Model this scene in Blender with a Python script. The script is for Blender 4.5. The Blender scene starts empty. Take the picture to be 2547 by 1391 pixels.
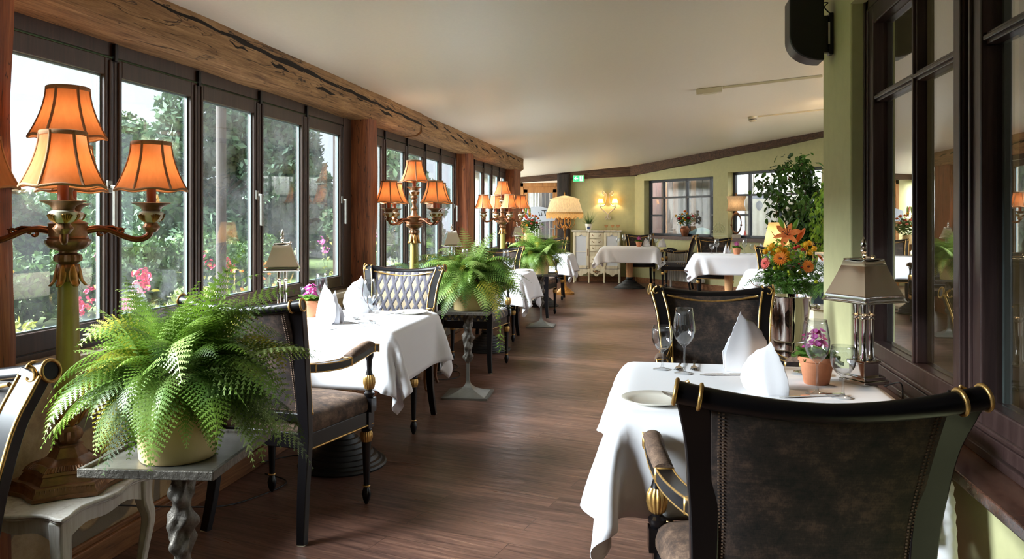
import bpy, math, random
import numpy as np
from mathutils import Vector, Matrix, Euler
from mathutils.noise import noise as pnoise
R = math.radians; PI = math.pi; TAU = 2*math.pi
SC = bpy.context.scene
COL = SC.collection
# ---------------------------------------------------------------- camera
cd = bpy.data.cameras.new('camera'); cam = bpy.data.objects.new('camera', cd); COL.objects.link(cam)
cam.location = (0, 0, 1.28); cam.rotation_euler = (R(90), 0, R(10.36))
cd.sensor_fit = 'HORIZONTAL'; cd.sensor_width = 36; cd.lens = 36*1950/2547
cd.shift_y = -(695.5-541)/2547; cd.clip_start = .02; cd.clip_end = 300
SC.camera = cam
# ---------------------------------------------------------------- colour management, world, sun
SC.view_settings.view_transform = 'Standard'; SC.view_settings.look = 'None'
SC.view_settings.gamma = 1; SC.view_settings.exposure = 2.1; SC.view_settings.use_curve_mapping = False
W = bpy.data.worlds.new('overcast_sky'); SC.world = W; W.use_nodes = True
wt = W.node_tree; wt.nodes.clear()
wo = wt.nodes.new('ShaderNodeOutputWorld'); wb = wt.nodes.new('ShaderNodeBackground')
wc = wt.nodes.new('ShaderNodeTexCoord'); wn = wt.nodes.new('ShaderNodeTexNoise'); wr = wt.nodes.new('ShaderNodeValToRGB')
wn.inputs['Scale'].default_value = 1.6; wn.inputs['Detail'].default_value = 4
wr.color_ramp.elements[0].position = .35; wr.color_ramp.elements[0].color = (.66, .73, .82, 1)
wr.color_ramp.elements[1].position = .7; wr.color_ramp.elements[1].color = (.78, .82, .88, 1)
wt.links.new(wc.outputs['Generated'], wn.inputs['Vector']); wt.links.new(wn.outputs['Fac'], wr.inputs['Fac'])
wt.links.new(wr.outputs['Color'], wb.inputs['Color']); wb.inputs['Strength'].default_value = .44
wt.links.new(wb.outputs[0], wo.inputs[0])
def lamp(name, kind, energy, color, loc, parent=None, **k):
    l = bpy.data.lights.new(name, kind); l.energy = energy; l.color = color
    for a, b in k.items(): setattr(l, a, b)
    o = bpy.data.objects.new(name, l); COL.objects.link(o); o.location = loc
    if parent: o.parent = parent
    return o
SUN = lamp('sun', 'SUN', 12.8, (.93, .97, 1.0), (-6, -3, 6), angle=R(45))
SUN.rotation_euler = Vector((1.0, .36, -.62)).to_track_quat('-Z', 'Y').to_euler()
cy = SC.cycles
cy.max_bounces = 8; cy.diffuse_bounces = 6; cy.glossy_bounces = 4; cy.transmission_bounces = 5; cy.transparent_max_bounces = 14
cy.caustics_reflective = False; cy.caustics_refractive = False; cy.sample_clamp_indirect = 4.0
cy.use_fast_gi = False
# ---------------------------------------------------------------- helpers
def lin(c):
    return tuple((x/12.92 if x <= .04045 else ((x+.055)/1.055)**2.4) for x in c)
def rgb(r, g, b): return lin((r/255, g/255, b/255))
def tag(o, label=None, cat=None, group=None, kind=None):
    if label: o['label'] = label
    if cat: o['category'] = cat
    if group: o['group'] = group
    if kind: o['kind'] = kind
    return o
def thing(name, label, cat, loc=(0,0,0), rz=0, group=None, kind=None):
    o = bpy.data.objects.new(name, None); COL.objects.link(o); o.empty_display_size = .1
    o.location = loc; o.rotation_euler = (0, 0, R(rz)); tag(o, label, cat, group, kind); return o
def kids(o): return KIDS.get(o.name, [])
KIDS = {}
def setpar(o, p):
    o.parent = p; KIDS.setdefault(p.name, []).append(o)
def copy_tree(o, parent=None):
    c = o.copy(); COL.objects.link(c)
    if parent: setpar(c, parent)
    for ch in list(kids(o)): copy_tree(ch, c)
    return c
def place(proto, loc, rz, label, group=None, sc=1, used=set()):
    if proto.name not in used: used.add(proto.name); o = proto
    else: o = copy_tree(proto)
    o.location = loc; o.rotation_euler = (0, 0, R(rz)); o.scale = (sc, sc, sc) if not isinstance(sc, tuple) else sc
    o['label'] = label
    if group: o['group'] = group
    return o
class MB:
    def __init__(s): s.v = []; s.f = []
    def add(s, vs, fs):
        n = len(s.v); s.v += [tuple(x) for x in vs]; s.f += [tuple(i+n for i in f) for f in fs]; return s
    def box(s, c, d, rot=None, taper=1):
        hx, hy, hz = d[0]/2, d[1]/2, d[2]/2; vs = []
        for z in (-1, 1):
            t = taper if z > 0 else 1
            for x, y in ((-1,-1),(1,-1),(1,1),(-1,1)): vs.append(Vector((x*hx*t, y*hy*t, z*hz)))
        M = rot if rot is not None else Matrix.Identity(3)
        vs = [M @ v + Vector(c) for v in vs]
        return s.add(vs, [(3,2,1,0),(4,5,6,7),(0,1,5,4),(1,2,6,5),(2,3,7,6),(3,0,4,7)])
    def lathe(s, prof, n=24, c=(0,0,0), flute=None, caps=True, M=None):
        # prof: (r,z[,flute])
        vs = []; c = Vector(c)
        for p in prof:
            r, z = p[0], p[1]; fl = p[2] if len(p) > 2 else 0
            for i in range(n):
                a = TAU*i/n; rr = r*(1+fl*math.cos((flute or 1)*a))
                v = Vector((rr*math.cos(a), rr*math.sin(a), z)); vs.append((M @ v if M else v)+c)
        m = len(prof); fs = []
        for j in range(m-1):
            for i in range(n):
                k = (i+1) % n; fs.append((j*n+i, j*n+k, (j+1)*n+k, (j+1)*n+i))
        if caps:
            if prof[0][0] > 1e-4: fs.append(tuple(range(n-1, -1, -1)))
            if prof[-1][0] > 1e-4: fs.append(tuple((m-1)*n+i for i in range(n)))
        return s.add(vs, fs)
    def tube(s, path, r, n=8, caps=True, sq=(1,1)):
        P = [Vector(p) for p in path]; m = len(P); rs = r if isinstance(r, (list, tuple)) else [r]*m
        vs = []; T0 = (P[1]-P[0]).normalized()
        up = Vector((0,0,1)) if abs(T0.z) < .9 else Vector((1,0,0))
        N = T0.cross(up).normalized()
        for j in range(m):
            T = ((P[min(j+1,m-1)]-P[max(j-1,0)])).normalized()
            N = (N - T*N.dot(T)).normalized(); B = T.cross(N)
            for i in range(n):
                a = TAU*i/n; vs.append(P[j] + (N*math.cos(a)*sq[0] + B*math.sin(a)*sq[1])*rs[j])
        fs = [(j*n+i, (j+1)*n+i, (j+1)*n+(i+1)%n, j*n+(i+1)%n) for j in range(m-1) for i in range(n)]
        fs = [tuple(reversed(f)) for f in fs]
        if caps: fs += [tuple(range(n)), tuple((m-1)*n+n-1-i for i in range(n))]
        return s.add(vs, fs)
    def sweep(s, path, w, d, side=(1,0,0)):
        # rectangular bar along a path; w along `side`, d along the normal
        P = [Vector(p) for p in path]; S = Vector(side).normalized(); m = len(P)
        ws = w if isinstance(w, (list,tuple)) else [w]*m; ds = d if isinstance(d, (list,tuple)) else [d]*m
        vs = []
        for j in range(m):
            T = (P[min(j+1,m-1)]-P[max(j-1,0)]).normalized(); S2 = (S-T*S.dot(T)).normalized(); N = T.cross(S2)
            for a, b in ((-1,-1),(1,-1),(1,1),(-1,1)): vs.append(P[j]+S2*a*ws[j]/2+N*b*ds[j]/2)
        fs = [(j*4+i, j*4+(i+1)%4, (j+1)*4+(i+1)%4, (j+1)*4+i) for j in range(m-1) for i in range(4)]
        fs += [(3,2,1,0), tuple((m-1)*4+i for i in range(4))]
        return s.add(vs, fs)
    def prism(s, poly, z0, z1, M=None):
        n = len(poly); vs = [Vector((x,y,z0)) for x,y in poly]+[Vector((x,y,z1)) for x,y in poly]
        if M: vs = [M @ v for v in vs]
        return s.add(vs, [tuple(range(n-1,-1,-1)), tuple(range(n,2*n))]+[(i,(i+1)%n,n+(i+1)%n,n+i) for i in range(n)])
    def grid(s, fn, nu, nv, wrap=False):
        vs = [fn(i/nu, j/nv) for j in range(nv+1) for i in range(nu+1)]
        return s.add(vs, [(j*(nu+1)+i, j*(nu+1)+i+1, (j+1)*(nu+1)+i+1, (j+1)*(nu+1)+i) for j in range(nv) for i in range(nu)])
    def ball(s, c, r, n=12, m=8, sc=(1,1,1)):
        c = Vector(c); prof = []
        vs = [c+Vector((0,0,-r*sc[2]))]
        for j in range(1, m):
            b = -PI/2+PI*j/m
            for i in range(n):
                a = TAU*i/n; vs.append(c+Vector((r*sc[0]*math.cos(b)*math.cos(a), r*sc[1]*math.cos(b)*math.sin(a), r*sc[2]*math.sin(b))))
        vs.append(c+Vector((0,0,r*sc[2])))
        fs = [(0, 1+(i+1)%n, 1+i) for i in range(n)]
        for j in range(m-2):
            for i in range(n): fs.append((1+j*n+i, 1+j*n+(i+1)%n, 1+(j+1)*n+(i+1)%n, 1+(j+1)*n+i))
        t = len(vs)-1; b0 = 1+(m-2)*n
        fs += [(b0+i, b0+(i+1)%n, t) for i in range(n)]
        return s.add(vs, fs)
    def torus(s, c, R1, r, n=24, m=8, M=None, arc=TAU):
        vs = []; c = Vector(c)
        for i in range(n):
            a = arc*i/n
            for j in range(m):
                b = TAU*j/m; v = Vector(((R1+r*math.cos(b))*math.cos(a), (R1+r*math.cos(b))*math.sin(a), r*math.sin(b)))
                vs.append((M @ v if M else v)+c)
        return s.add(vs, [(i*m+j, ((i+1)%n)*m+j, ((i+1)%n)*m+(j+1)%m, i*m+(j+1)%m) for i in range(n) for j in range(m)])
    def xf(s, M):
        s.v = [tuple(M @ Vector(v)) for v in s.v]; return s
    def build(s, name, mat, parent=None, smooth=35, bevel=0, sub=0, solid=0, loc=None, label=None, kind=None):
        me = bpy.data.meshes.new(name); me.from_pydata(s.v, [], s.f); me.validate(); me.update()
        if smooth:
            me.polygons.foreach_set('use_smooth', [True]*len(me.polygons))
            if smooth < 180: me.set_sharp_from_angle(angle=R(smooth))
        me.materials.append(mat)
        o = bpy.data.objects.new(name, me); COL.objects.link(o)
        if parent: setpar(o, parent)
        if bevel:
            b = o.modifiers.new('bevel', 'BEVEL'); b.width = bevel; b.segments = 2; b.limit_method = 'ANGLE'; b.angle_limit = R(40)
        if sub:
            b = o.modifiers.new('subdivision', 'SUBSURF'); b.levels = sub; b.render_levels = sub
        if solid:
            b = o.modifiers.new('solidify', 'SOLIDIFY'); b.thickness = solid; b.offset = 0
        if loc: o.location = loc
        if label: o['label'] = label
        if kind: o['kind'] = kind
        return o
def Rx(a): return Matrix.Rotation(a, 3, 'X')
def Ry(a): return Matrix.Rotation(a, 3, 'Y')
def Rz(a): return Matrix.Rotation(a, 3, 'Z')
def spline(pts, n=6):
    P = [Vector(p) for p in pts]; out = []
    for i in range(len(P)-1):
        p0, p1, p2, p3 = P[max(i-1,0)], P[i], P[i+1], P[min(i+2,len(P)-1)]
        for k in range(n):
            t = k/n; out.append(.5*((2*p1)+(p2-p0)*t+(2*p0-5*p1+4*p2-p3)*t*t+(3*p1-p0-3*p2+p3)*t**3))
    out.append(P[-1]); return out
# ---------------------------------------------------------------- materials
MATS = {}
def base(name, col=(.5,.5,.5), rough=.5, metal=0, **k):
    m = bpy.data.materials.new(name); m.use_nodes = True; nt = m.node_tree; b = nt.nodes['Principled BSDF']
    b.inputs['Base Color'].default_value = (*col, 1); b.inputs['Roughness'].default_value = rough; b.inputs['Metallic'].default_value = metal
    for a, v in k.items(): b.inputs[a.replace('_', ' ')].default_value = v
    return m, nt, b
def N(nt, t, **k):
    n = nt.nodes.new('ShaderNode'+t)
    for a, v in k.items():
        if a in n.inputs: n.inputs[a].default_value = v
        else: setattr(n, a, v)
    return n
def coords(nt, scale=(1,1,1), rot=(0,0,0), kind='Object'):
    tc = N(nt, 'TexCoord'); mp = N(nt, 'Mapping'); mp.inputs['Scale'].default_value = scale; mp.inputs['Rotation'].default_value = rot
    nt.links.new(tc.outputs[kind], mp.inputs[0]); return mp.outputs[0]
def ramp(nt, fac, stops, interp='LINEAR'):
    r = N(nt, 'ValToRGB'); r.color_ramp.interpolation = interp
    while len(r.color_ramp.elements) < len(stops): r.color_ramp.elements.new(.5)
    for e, (p, c) in zip(r.color_ramp.elements, stops): e.position = p; e.color = (*c, 1) if len(c) == 3 else c
    nt.links.new(fac, r.inputs[0]); return r.outputs[0]
def bump(nt, b, h, strength=.3, dist=.01):
    n = N(nt, 'Bump'); n.inputs['Strength'].default_value = strength; n.inputs['Distance'].default_value = dist
    nt.links.new(h, n.inputs['Height']); nt.links.new(n.outputs[0], b.inputs['Normal'])
def math_(nt, op, a, b=None, c=None):
    n = N(nt, 'Math', operation=op)
    for i, x in enumerate((a, b, c)):
        if x is None: continue
        if isinstance(x, (int, float)): n.inputs[i].default_value = x
        else: nt.links.new(x, n.inputs[i])
    return n.outputs[0]
def mixc(nt, fac, a, b):
    n = N(nt, 'Mix', data_type='RGBA')
    for i, x in ((0, fac), (6, a), (7, b)):
        if isinstance(x, (int, float)): n.inputs[i].default_value = x
        elif isinstance(x, tuple): n.inputs[i].default_value = (*x, 1)
        else: nt.links.new(x, n.inputs[i])
    return n.outputs[2]
def wood(name, dark, mid, light, axis=0, scale=1, rough=.5, crack=False, bstr=.35, coat=0):
    m, nt, b = base(name, mid, rough)
    s = [11*scale]*3; s[axis] = .9*scale
    v = coords(nt, tuple(s))
    n1 = N(nt, 'TexNoise', Scale=2.2, Detail=8, Roughness=.62, Distortion=1.2); nt.links.new(v, n1.inputs['Vector'])
    s2 = [45*scale]*3; s2[axis] = 1.6*scale
    n2 = N(nt, 'TexNoise', Scale=3, Detail=4, Roughness=.7, Distortion=.4); nt.links.new(coords(nt, tuple(s2)), n2.inputs['Vector'])
    f = math_(nt, 'ADD', math_(nt, 'MULTIPLY', n1.outputs[0], .62), math_(nt, 'MULTIPLY', n2.outputs[0], .38))
    c = ramp(nt, f, [(.33, dark), (.5, mid), (.64, light)])
    if crack:
        s3 = [7*scale]*3; s3[axis] = .5*scale
        n3 = N(nt, 'TexNoise', Scale=2, Detail=3, Distortion=1.5); nt.links.new(coords(nt, tuple(s3), (.0,.03,.02)), n3.inputs['Vector'])
        k = math_(nt, 'ABSOLUTE', math_(nt, 'SUBTRACT', n3.outputs[0], .5)); k = ramp(nt, k, [(.0, (0,0,0)), (.012, (1,1,1))])
        c = mixc(nt, k, tuple(x*.25 for x in dark), c); f = math_(nt, 'MULTIPLY', f, k)
    nt.links.new(c, b.inputs['Base Color']); bump(nt, b, f, bstr, .006)
    b.inputs['Coat Weight'].default_value = coat; b.inputs['Coat Roughness'].default_value = .15
    return m
def plain(name, col, rough=.5, metal=0, nscale=0, nstr=0, var=0, **k):
    m, nt, b = base(name, col, rough, metal, **k)
    if nscale:
        n = N(nt, 'TexNoise', Scale=nscale, Detail=5, Roughness=.6); nt.links.new(coords(nt), n.inputs['Vector'])
        if var: nt.links.new(ramp(nt, n.outputs[0], [(.3, tuple(x*(1-var) for x in col)), (.7, tuple(min(1, x*(1+var)) for x in col))]), b.inputs['Base Color'])
        if nstr: bump(nt, b, n.outputs[0], nstr, .004)
    return m
def leafmat(name, a, b_, rough=.45, trans=.3, scale=6):
    m = bpy.data.materials.new(name); m.use_nodes = True; nt = m.node_tree; b = nt.nodes['Principled BSDF']; b.inputs['Roughness'].default_value = rough
    n = N(nt, 'TexNoise', Scale=scale, Detail=3); nt.links.new(coords(nt), n.inputs['Vector'])
    c = ramp(nt, n.outputs[0], [(.32, a), (.66, b_)]); nt.links.new(c, b.inputs['Base Color'])
    t = N(nt, 'BsdfTranslucent'); nt.links.new(c, t.inputs[0]); x = N(nt, 'MixShader'); x.inputs[0].default_value = trans
    nt.links.new(b.outputs[0], x.inputs[1]); nt.links.new(t.outputs[0], x.inputs[2]); nt.links.new(x.outputs[0], nt.nodes['Material Output'].inputs[0])
    return m
def glassmat(name, tint=(1,1,1), ior=1.5, haze=0, haze_film=0, boost=1.0, rim=None):
    m = bpy.data.materials.new(name); m.use_nodes = True; nt = m.node_tree; nt.nodes.remove(nt.nodes['Principled BSDF'])
    t = N(nt, 'BsdfTransparent'); t.inputs[0].default_value = (*tint, 1); g = N(nt, 'BsdfGlossy'); g.inputs['Roughness'].default_value = .0
    ge = N(nt, 'NewGeometry'); fr = N(nt, 'Fresnel'); x = N(nt, 'MixShader')
    nt.links.new(math_(nt, 'MULTIPLY_ADD', ge.outputs['Backfacing'], 1/ior-ior, ior), fr.inputs['IOR'])
    f = math_(nt, 'MULTIPLY', fr.outputs[0], boost)
    f = math_(nt, 'MINIMUM', f, 1.0)
    nt.links.new(f, x.inputs[0]); nt.links.new(t.outputs[0], x.inputs[1]); nt.links.new(g.outputs[0], x.inputs[2])
    out = x.outputs[0]
    if rim:
        lw = N(nt, 'LayerWeight', Blend=.35); nt.links.new(ramp(nt, lw.outputs['Facing'], [(.35, tint), (.95, rim)]), t.inputs[0])
    if haze_film:  # milky diffuse layer in the glass imitates haze over the garden
        n = N(nt, 'TexNoise', Scale=3, Detail=6, Roughness=.7); nt.links.new(coords(nt), n.inputs['Vector'])
        d = N(nt, 'BsdfDiffuse'); d.inputs[0].default_value = (.8,.82,.85,1)
        y = N(nt, 'MixShader'); nt.links.new(ramp(nt, n.outputs[0], [(.35,(0,0,0)),(.8,(haze_film,haze_film,haze_film))]), y.inputs[0])
        nt.links.new(out, y.inputs[1]); nt.links.new(d.outputs[0], y.inputs[2]); out = y.outputs[0]
    nt.links.new(out, nt.nodes['Material Output'].inputs[0])
    return m
def shademat(name, col, trans=.75, weave=90, tint2=None):
    m = bpy.data.materials.new(name); m.use_nodes = True; nt = m.node_tree; nt.nodes.remove(nt.nodes['Principled BSDF'])
    d = N(nt, 'BsdfDiffuse'); t = N(nt, 'BsdfTranslucent'); x = N(nt, 'MixShader'); x.inputs[0].default_value = trans
    n = N(nt, 'TexNoise', Scale=weave, Detail=4); nt.links.new(coords(nt, (1,1,.3)), n.inputs['Vector'])
    c = ramp(nt, n.outputs[0], [(.3, tuple(v*.72 for v in col)), (.7, col)])
    nt.links.new(c, d.inputs[0]); nt.links.new(c, t.inputs[0])
    if tint2: t.inputs[0].default_value = (*tint2, 1); nt.links.remove(t.inputs[0].links[0])
    nt.links.new(d.outputs[0], x.inputs[1]); nt.links.new(t.outputs[0], x.inputs[2]); nt.links.new(x.outputs[0], nt.nodes['Material Output'].inputs[0])
    return m
M = {}
M['beam'] = wood('old_beam_wood', rgb(92,62,36), rgb(150,112,72), rgb(184,146,102), 1, 1, .75, True, .8)
M['beam_x'] = wood('dark_beam_wood', rgb(48,33,24), rgb(84,60,44), rgb(112,82,60), 0, 1, .75, True, .6)
M['post'] = wood('post_wood', rgb(84,40,18), rgb(140,76,40), rgb(172,104,60), 2, 1, .6, True, .5)
M['darkpost'] = wood('dark_post_wood', rgb(22,18,16), rgb(44,36,32), rgb(62,52,46), 2, 1, .8, True, .5)
M['frame'] = wood('window_frame_brown', rgb(46,32,25), rgb(62,44,35), rgb(74,54,43), 2, 1, .42, False, .1)
M['frame_dark'] = wood('window_frame_plum', rgb(40,28,27), rgb(54,39,37), rgb(66,50,47), 2, 1, .3, False, .1)
M['gasket'] = plain('grey_gasket', rgb(120,138,140), .5)
M['baseboard'] = wood('baseboard_wood', rgb(88,52,28), rgb(140,92,56), rgb(168,118,76), 1, 1, .5)
M['doorwood'] = wood('door_wood', rgb(120,74,30), rgb(164,108,50), rgb(186,130,70), 2, 1, .45)
M['ceiling'] = plain('ceiling_cream_plaster', rgb(236,229,214), .42, nscale=60, nstr=.05, var=.02)
M['green'] = plain('sage_green_plaster', rgb(194,192,144), .7, nscale=14, nstr=.25, var=.05)
M['cream'] = plain('cream_paint', rgb(222,210,180), .6)
M['white'] = plain('white_enamel', rgb(225,224,218), .35)
M['black'] = plain('black_lacquer', rgb(15,13,15), .3, Specular_IOR_Level=.4)
M['gold'] = plain('worn_gold_leaf', rgb(196,156,92), .36, .8, nscale=60, nstr=.2, var=.25)
M['chrome'] = plain('polished_nickel', rgb(210,205,198), .07, 1)
M['steel'] = plain('cutlery_steel', rgb(215,213,208), .12, 1)
M['mirror_silver'] = plain('silver_shade_metal', rgb(240,236,226), .12, 1)
M['bronze'] = plain('antique_bronze', rgb(132,94,64), .38, .55, nscale=30, nstr=.2, var=.35)
M['bronzegold'] = plain('gilded_bronze', rgb(178,128,66), .38, .7, nscale=40, nstr=.3, var=.4)
M['olivepole'] = plain('olive_glazed_pole', rgb(172,152,84), .35, nscale=12, nstr=.05, var=.08)
M['ivory'] = plain('ivory_porcelain', rgb(216,208,184), .25)
M['porcelain'] = plain('white_porcelain', rgb(232,228,216), .15, Coat_Weight=.3)
M['terracotta'] = plain('terracotta', rgb(206,136,98), .75, nscale=18, nstr=.15, var=.14)
M['yellowpot'] = plain('pale_yellow_ceramic', rgb(240,210,152), .45, nscale=5, nstr=.03, var=.03)
M['grey_metal'] = plain('brushed_pewter', rgb(132,129,122), .36, .6, nscale=26, nstr=.25, var=.12)
M['pewter_cast'] = plain('cast_pewter', rgb(104,98,90), .5, .5, nscale=60, nstr=1.0, var=.3)
M['lightwood'] = wood('beech_column', rgb(186,130,82), rgb(212,160,108), rgb(226,180,130), 2, 1, .4)
M['cloth'] = plain('white_damask', rgb(232,232,236), .85, nscale=220, nstr=.04, Sheen_Weight=.2)
M['napkin'] = plain('white_napkin_linen', rgb(236,236,240), .85, nscale=300, nstr=.05)
M['rubber'] = plain('black_rubber', rgb(18,18,18), .5)
M['plastic'] = plain('black_speaker_plastic', rgb(16,17,18), .42, nscale=150, nstr=.05)
M['whiteplastic'] = plain('white_plastic', rgb(204,194,168), .5)
M['marble'] = plain('brown_marble_sill', rgb(92,62,50), .18, nscale=70, var=.45)
M['ledge'] = plain('pale_stone_ledge', rgb(206,194,172), .5, nscale=20, nstr=.2, var=.08)
M['whitewood'] = wood('distressed_white_wood', rgb(150,134,118), rgb(204,198,188), rgb(214,210,202), 2, .6, .5, False, .15)
M['creamwood'] = wood('distressed_cream_wood', rgb(186,170,134), rgb(222,212,184), rgb(228,220,196), 2, .5, .5, False, .1)
M['brownleg'] = wood('walnut_leg', rgb(70,40,22), rgb(112,70,42), rgb(138,92,58), 2, 1, .4)
M['glass'] = glassmat('wine_glass', (.95,.965,.975), 1.5, boost=2.2, rim=(.45,.48,.5))
M['pane'] = glassmat('window_pane', (.93,.96,.97), 1.5, haze_film=.17, boost=1.15)
M['pane_dark'] = glassmat('double_pane', (.9,.9,.88), 1.52, boost=2.6)
M['shade'] = shademat('amber_silk_shade', rgb(204,148,104), .45, 70, rgb(220,144,90))
M['shade_trim'] = plain('shade_braid', rgb(168,124,88), .9, nscale=120, nstr=.3)
M['shade_cream'] = shademat('cream_pleated_shade', rgb(240,226,196), .45, 60)
M['shade_beige'] = shademat('beige_linen_shade', rgb(214,186,150), .5, 90)
M['parchment'] = shademat('parchment_shade', rgb(226,196,150), .55, 12)
M['fringe'] = shademat('amber_fringe', rgb(232,196,140), .5, 200)
M['soil'] = plain('soil', rgb(60,44,32), .9, nscale=60, nstr=.6, var=.3)
M['root'] = plain('fern_roots', rgb(112,92,70), .9, nscale=60, nstr=.4, var=.2)
M['fern'] = leafmat('fern_green', rgb(36,66,20), rgb(124,156,54), .45, .28, 6)
M['fern2'] = leafmat('fern_green_bright', rgb(44,80,26), rgb(134,168,70), .45, .28, 6)
M['bluefern'] = leafmat('blue_green_foliage', rgb(70,104,92), rgb(120,152,140), .6, .25, 7)
M['leafdark'] = leafmat('ficus_leaf', rgb(34,62,24), rgb(86,128,52), .32, .25, 4)
M['leafmid'] = leafmat('bouquet_leaf', rgb(44,78,28), rgb(96,134,52), .45, .3, 18)
M['leaflime'] = leafmat('lime_leaf', rgb(88,140,34), rgb(160,200,80), .4, .4, 9)
def fl(name, a, b_): return leafmat(name, rgb(*a), rgb(*b_), .55, .3, 40)
M['f_orange'] = fl('orange_petal', (222,110,24), (246,158,58)); M['f_lily'] = fl('lily_petal', (232,112,54), (248,150,86))
M['f_yellow'] = fl('yellow_petal', (226,160,14), (250,206,50)); M['f_lime'] = fl('green_button', (140,160,20), (200,205,50))
M['f_coral'] = fl('coral_petal', (206,60,58), (240,120,104)); M['f_pink'] = fl('magenta_petal', (206,74,168), (240,140,212))
M['f_red'] = fl('red_petal', (168,16,40), (220,44,64)); M['f_rose'] = fl('rose_petal', (222,98,90), (244,160,140)); M['f_dark'] = plain('flower_heart', rgb(84,40,14), .9)
# velvet upholstery
def velvet(name, dark, mid, light, sheen=.6):
    m, nt, b = base(name, mid, .8, Sheen_Weight=sheen, Sheen_Roughness=.4)
    n1 = N(nt, 'TexNoise', Scale=16, Detail=6, Roughness=.75); nt.links.new(coords(nt), n1.inputs['Vector'])
    n2 = N(nt, 'TexNoise', Scale=1, Detail=2); nt.links.new(coords(nt, (420,420,18)), n2.inputs['Vector'])
    n3 = N(nt, 'TexNoise', Scale=1, Detail=2); nt.links.new(coords(nt, (18,18,420)), n3.inputs['Vector'])
    f = math_(nt, 'ADD', math_(nt, 'MULTIPLY', n1.outputs[0], .76), math_(nt, 'MULTIPLY', math_(nt, 'ADD', n2.outputs[0], n3.outputs[0]), .12))
    nt.links.new(ramp(nt, f, [(.38, dark), (.5, mid), (.62, light)]), b.inputs['Base Color']); bump(nt, b, f, .3, .003)
    b.inputs['Sheen Tint'].default_value = (*light, 1)
    return m
M['velvet'] = velvet('brown_chenille', rgb(10,7,7), rgb(42,31,26), rgb(82,63,52), .12)
M['velvet_seat'] = velvet('brown_chenille_seat', rgb(40,28,22), rgb(78,59,46), rgb(116,92,73), .25)
def lattice(name):
    m, nt, b = base(name, (.5,.5,.5), .75, Sheen_Weight=.3)
    tc = N(nt, 'TexCoord'); sp = N(nt, 'SeparateXYZ'); nt.links.new(tc.outputs['Object'], sp.inputs[0])
    u = math_(nt, 'MULTIPLY', sp.outputs[0], 1/.056); v = math_(nt, 'MULTIPLY', math_(nt, 'ADD', sp.outputs[2], math_(nt, 'MULTIPLY', sp.outputs[1], 1.0)), 1/.076)
    def tri(x): return math_(nt, 'ABSOLUTE', math_(nt, 'SUBTRACT', math_(nt, 'FRACT', x), .5))
    a = tri(math_(nt, 'ADD', u, v)); c = tri(math_(nt, 'SUBTRACT', u, v))
    mn = math_(nt, 'MAXIMUM', a, c)   # .5 at the band centre
    col = ramp(nt, mn, [(.0, rgb(140,122,92)), (.27, rgb(144,126,96)), (.285, rgb(16,15,26)), (.36, rgb(18,17,32)), (.40, rgb(38,35,64)), (.46, rgb(30,28,52))])
    n = N(nt, 'TexNoise', Scale=160, Detail=3); nt.links.new(tc.outputs['Object'], n.inputs[0])
    col = mixc(nt, math_(nt, 'MULTIPLY', n.outputs[0], .35), col, rgb(90,78,62))
    nt.links.new(col, b.inputs['Base Color']); bump(nt, b, ramp(nt, mn, [(.27,(0,0,0)),(.42,(1,1,1))]), .5, .004)
    return m
M['lattice'] = lattice('navy_lattice_brocade')
def dotted(name):
    m, nt, b = base(name, (.1,.1,.1), .75, Sheen_Weight=.3)
    v = N(nt, 'TexVoronoi', Scale=30); v.inputs['Randomness'].default_value = .15; nt.links.new(coords(nt), v.inputs['Vector'])
    nt.links.new(ramp(nt, v.outputs['Distance'], [(.2, rgb(150,120,66)), (.3, rgb(34,27,24))]), b.inputs['Base Color']); return m
M['dotted'] = dotted('dotted_brocade')
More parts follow.
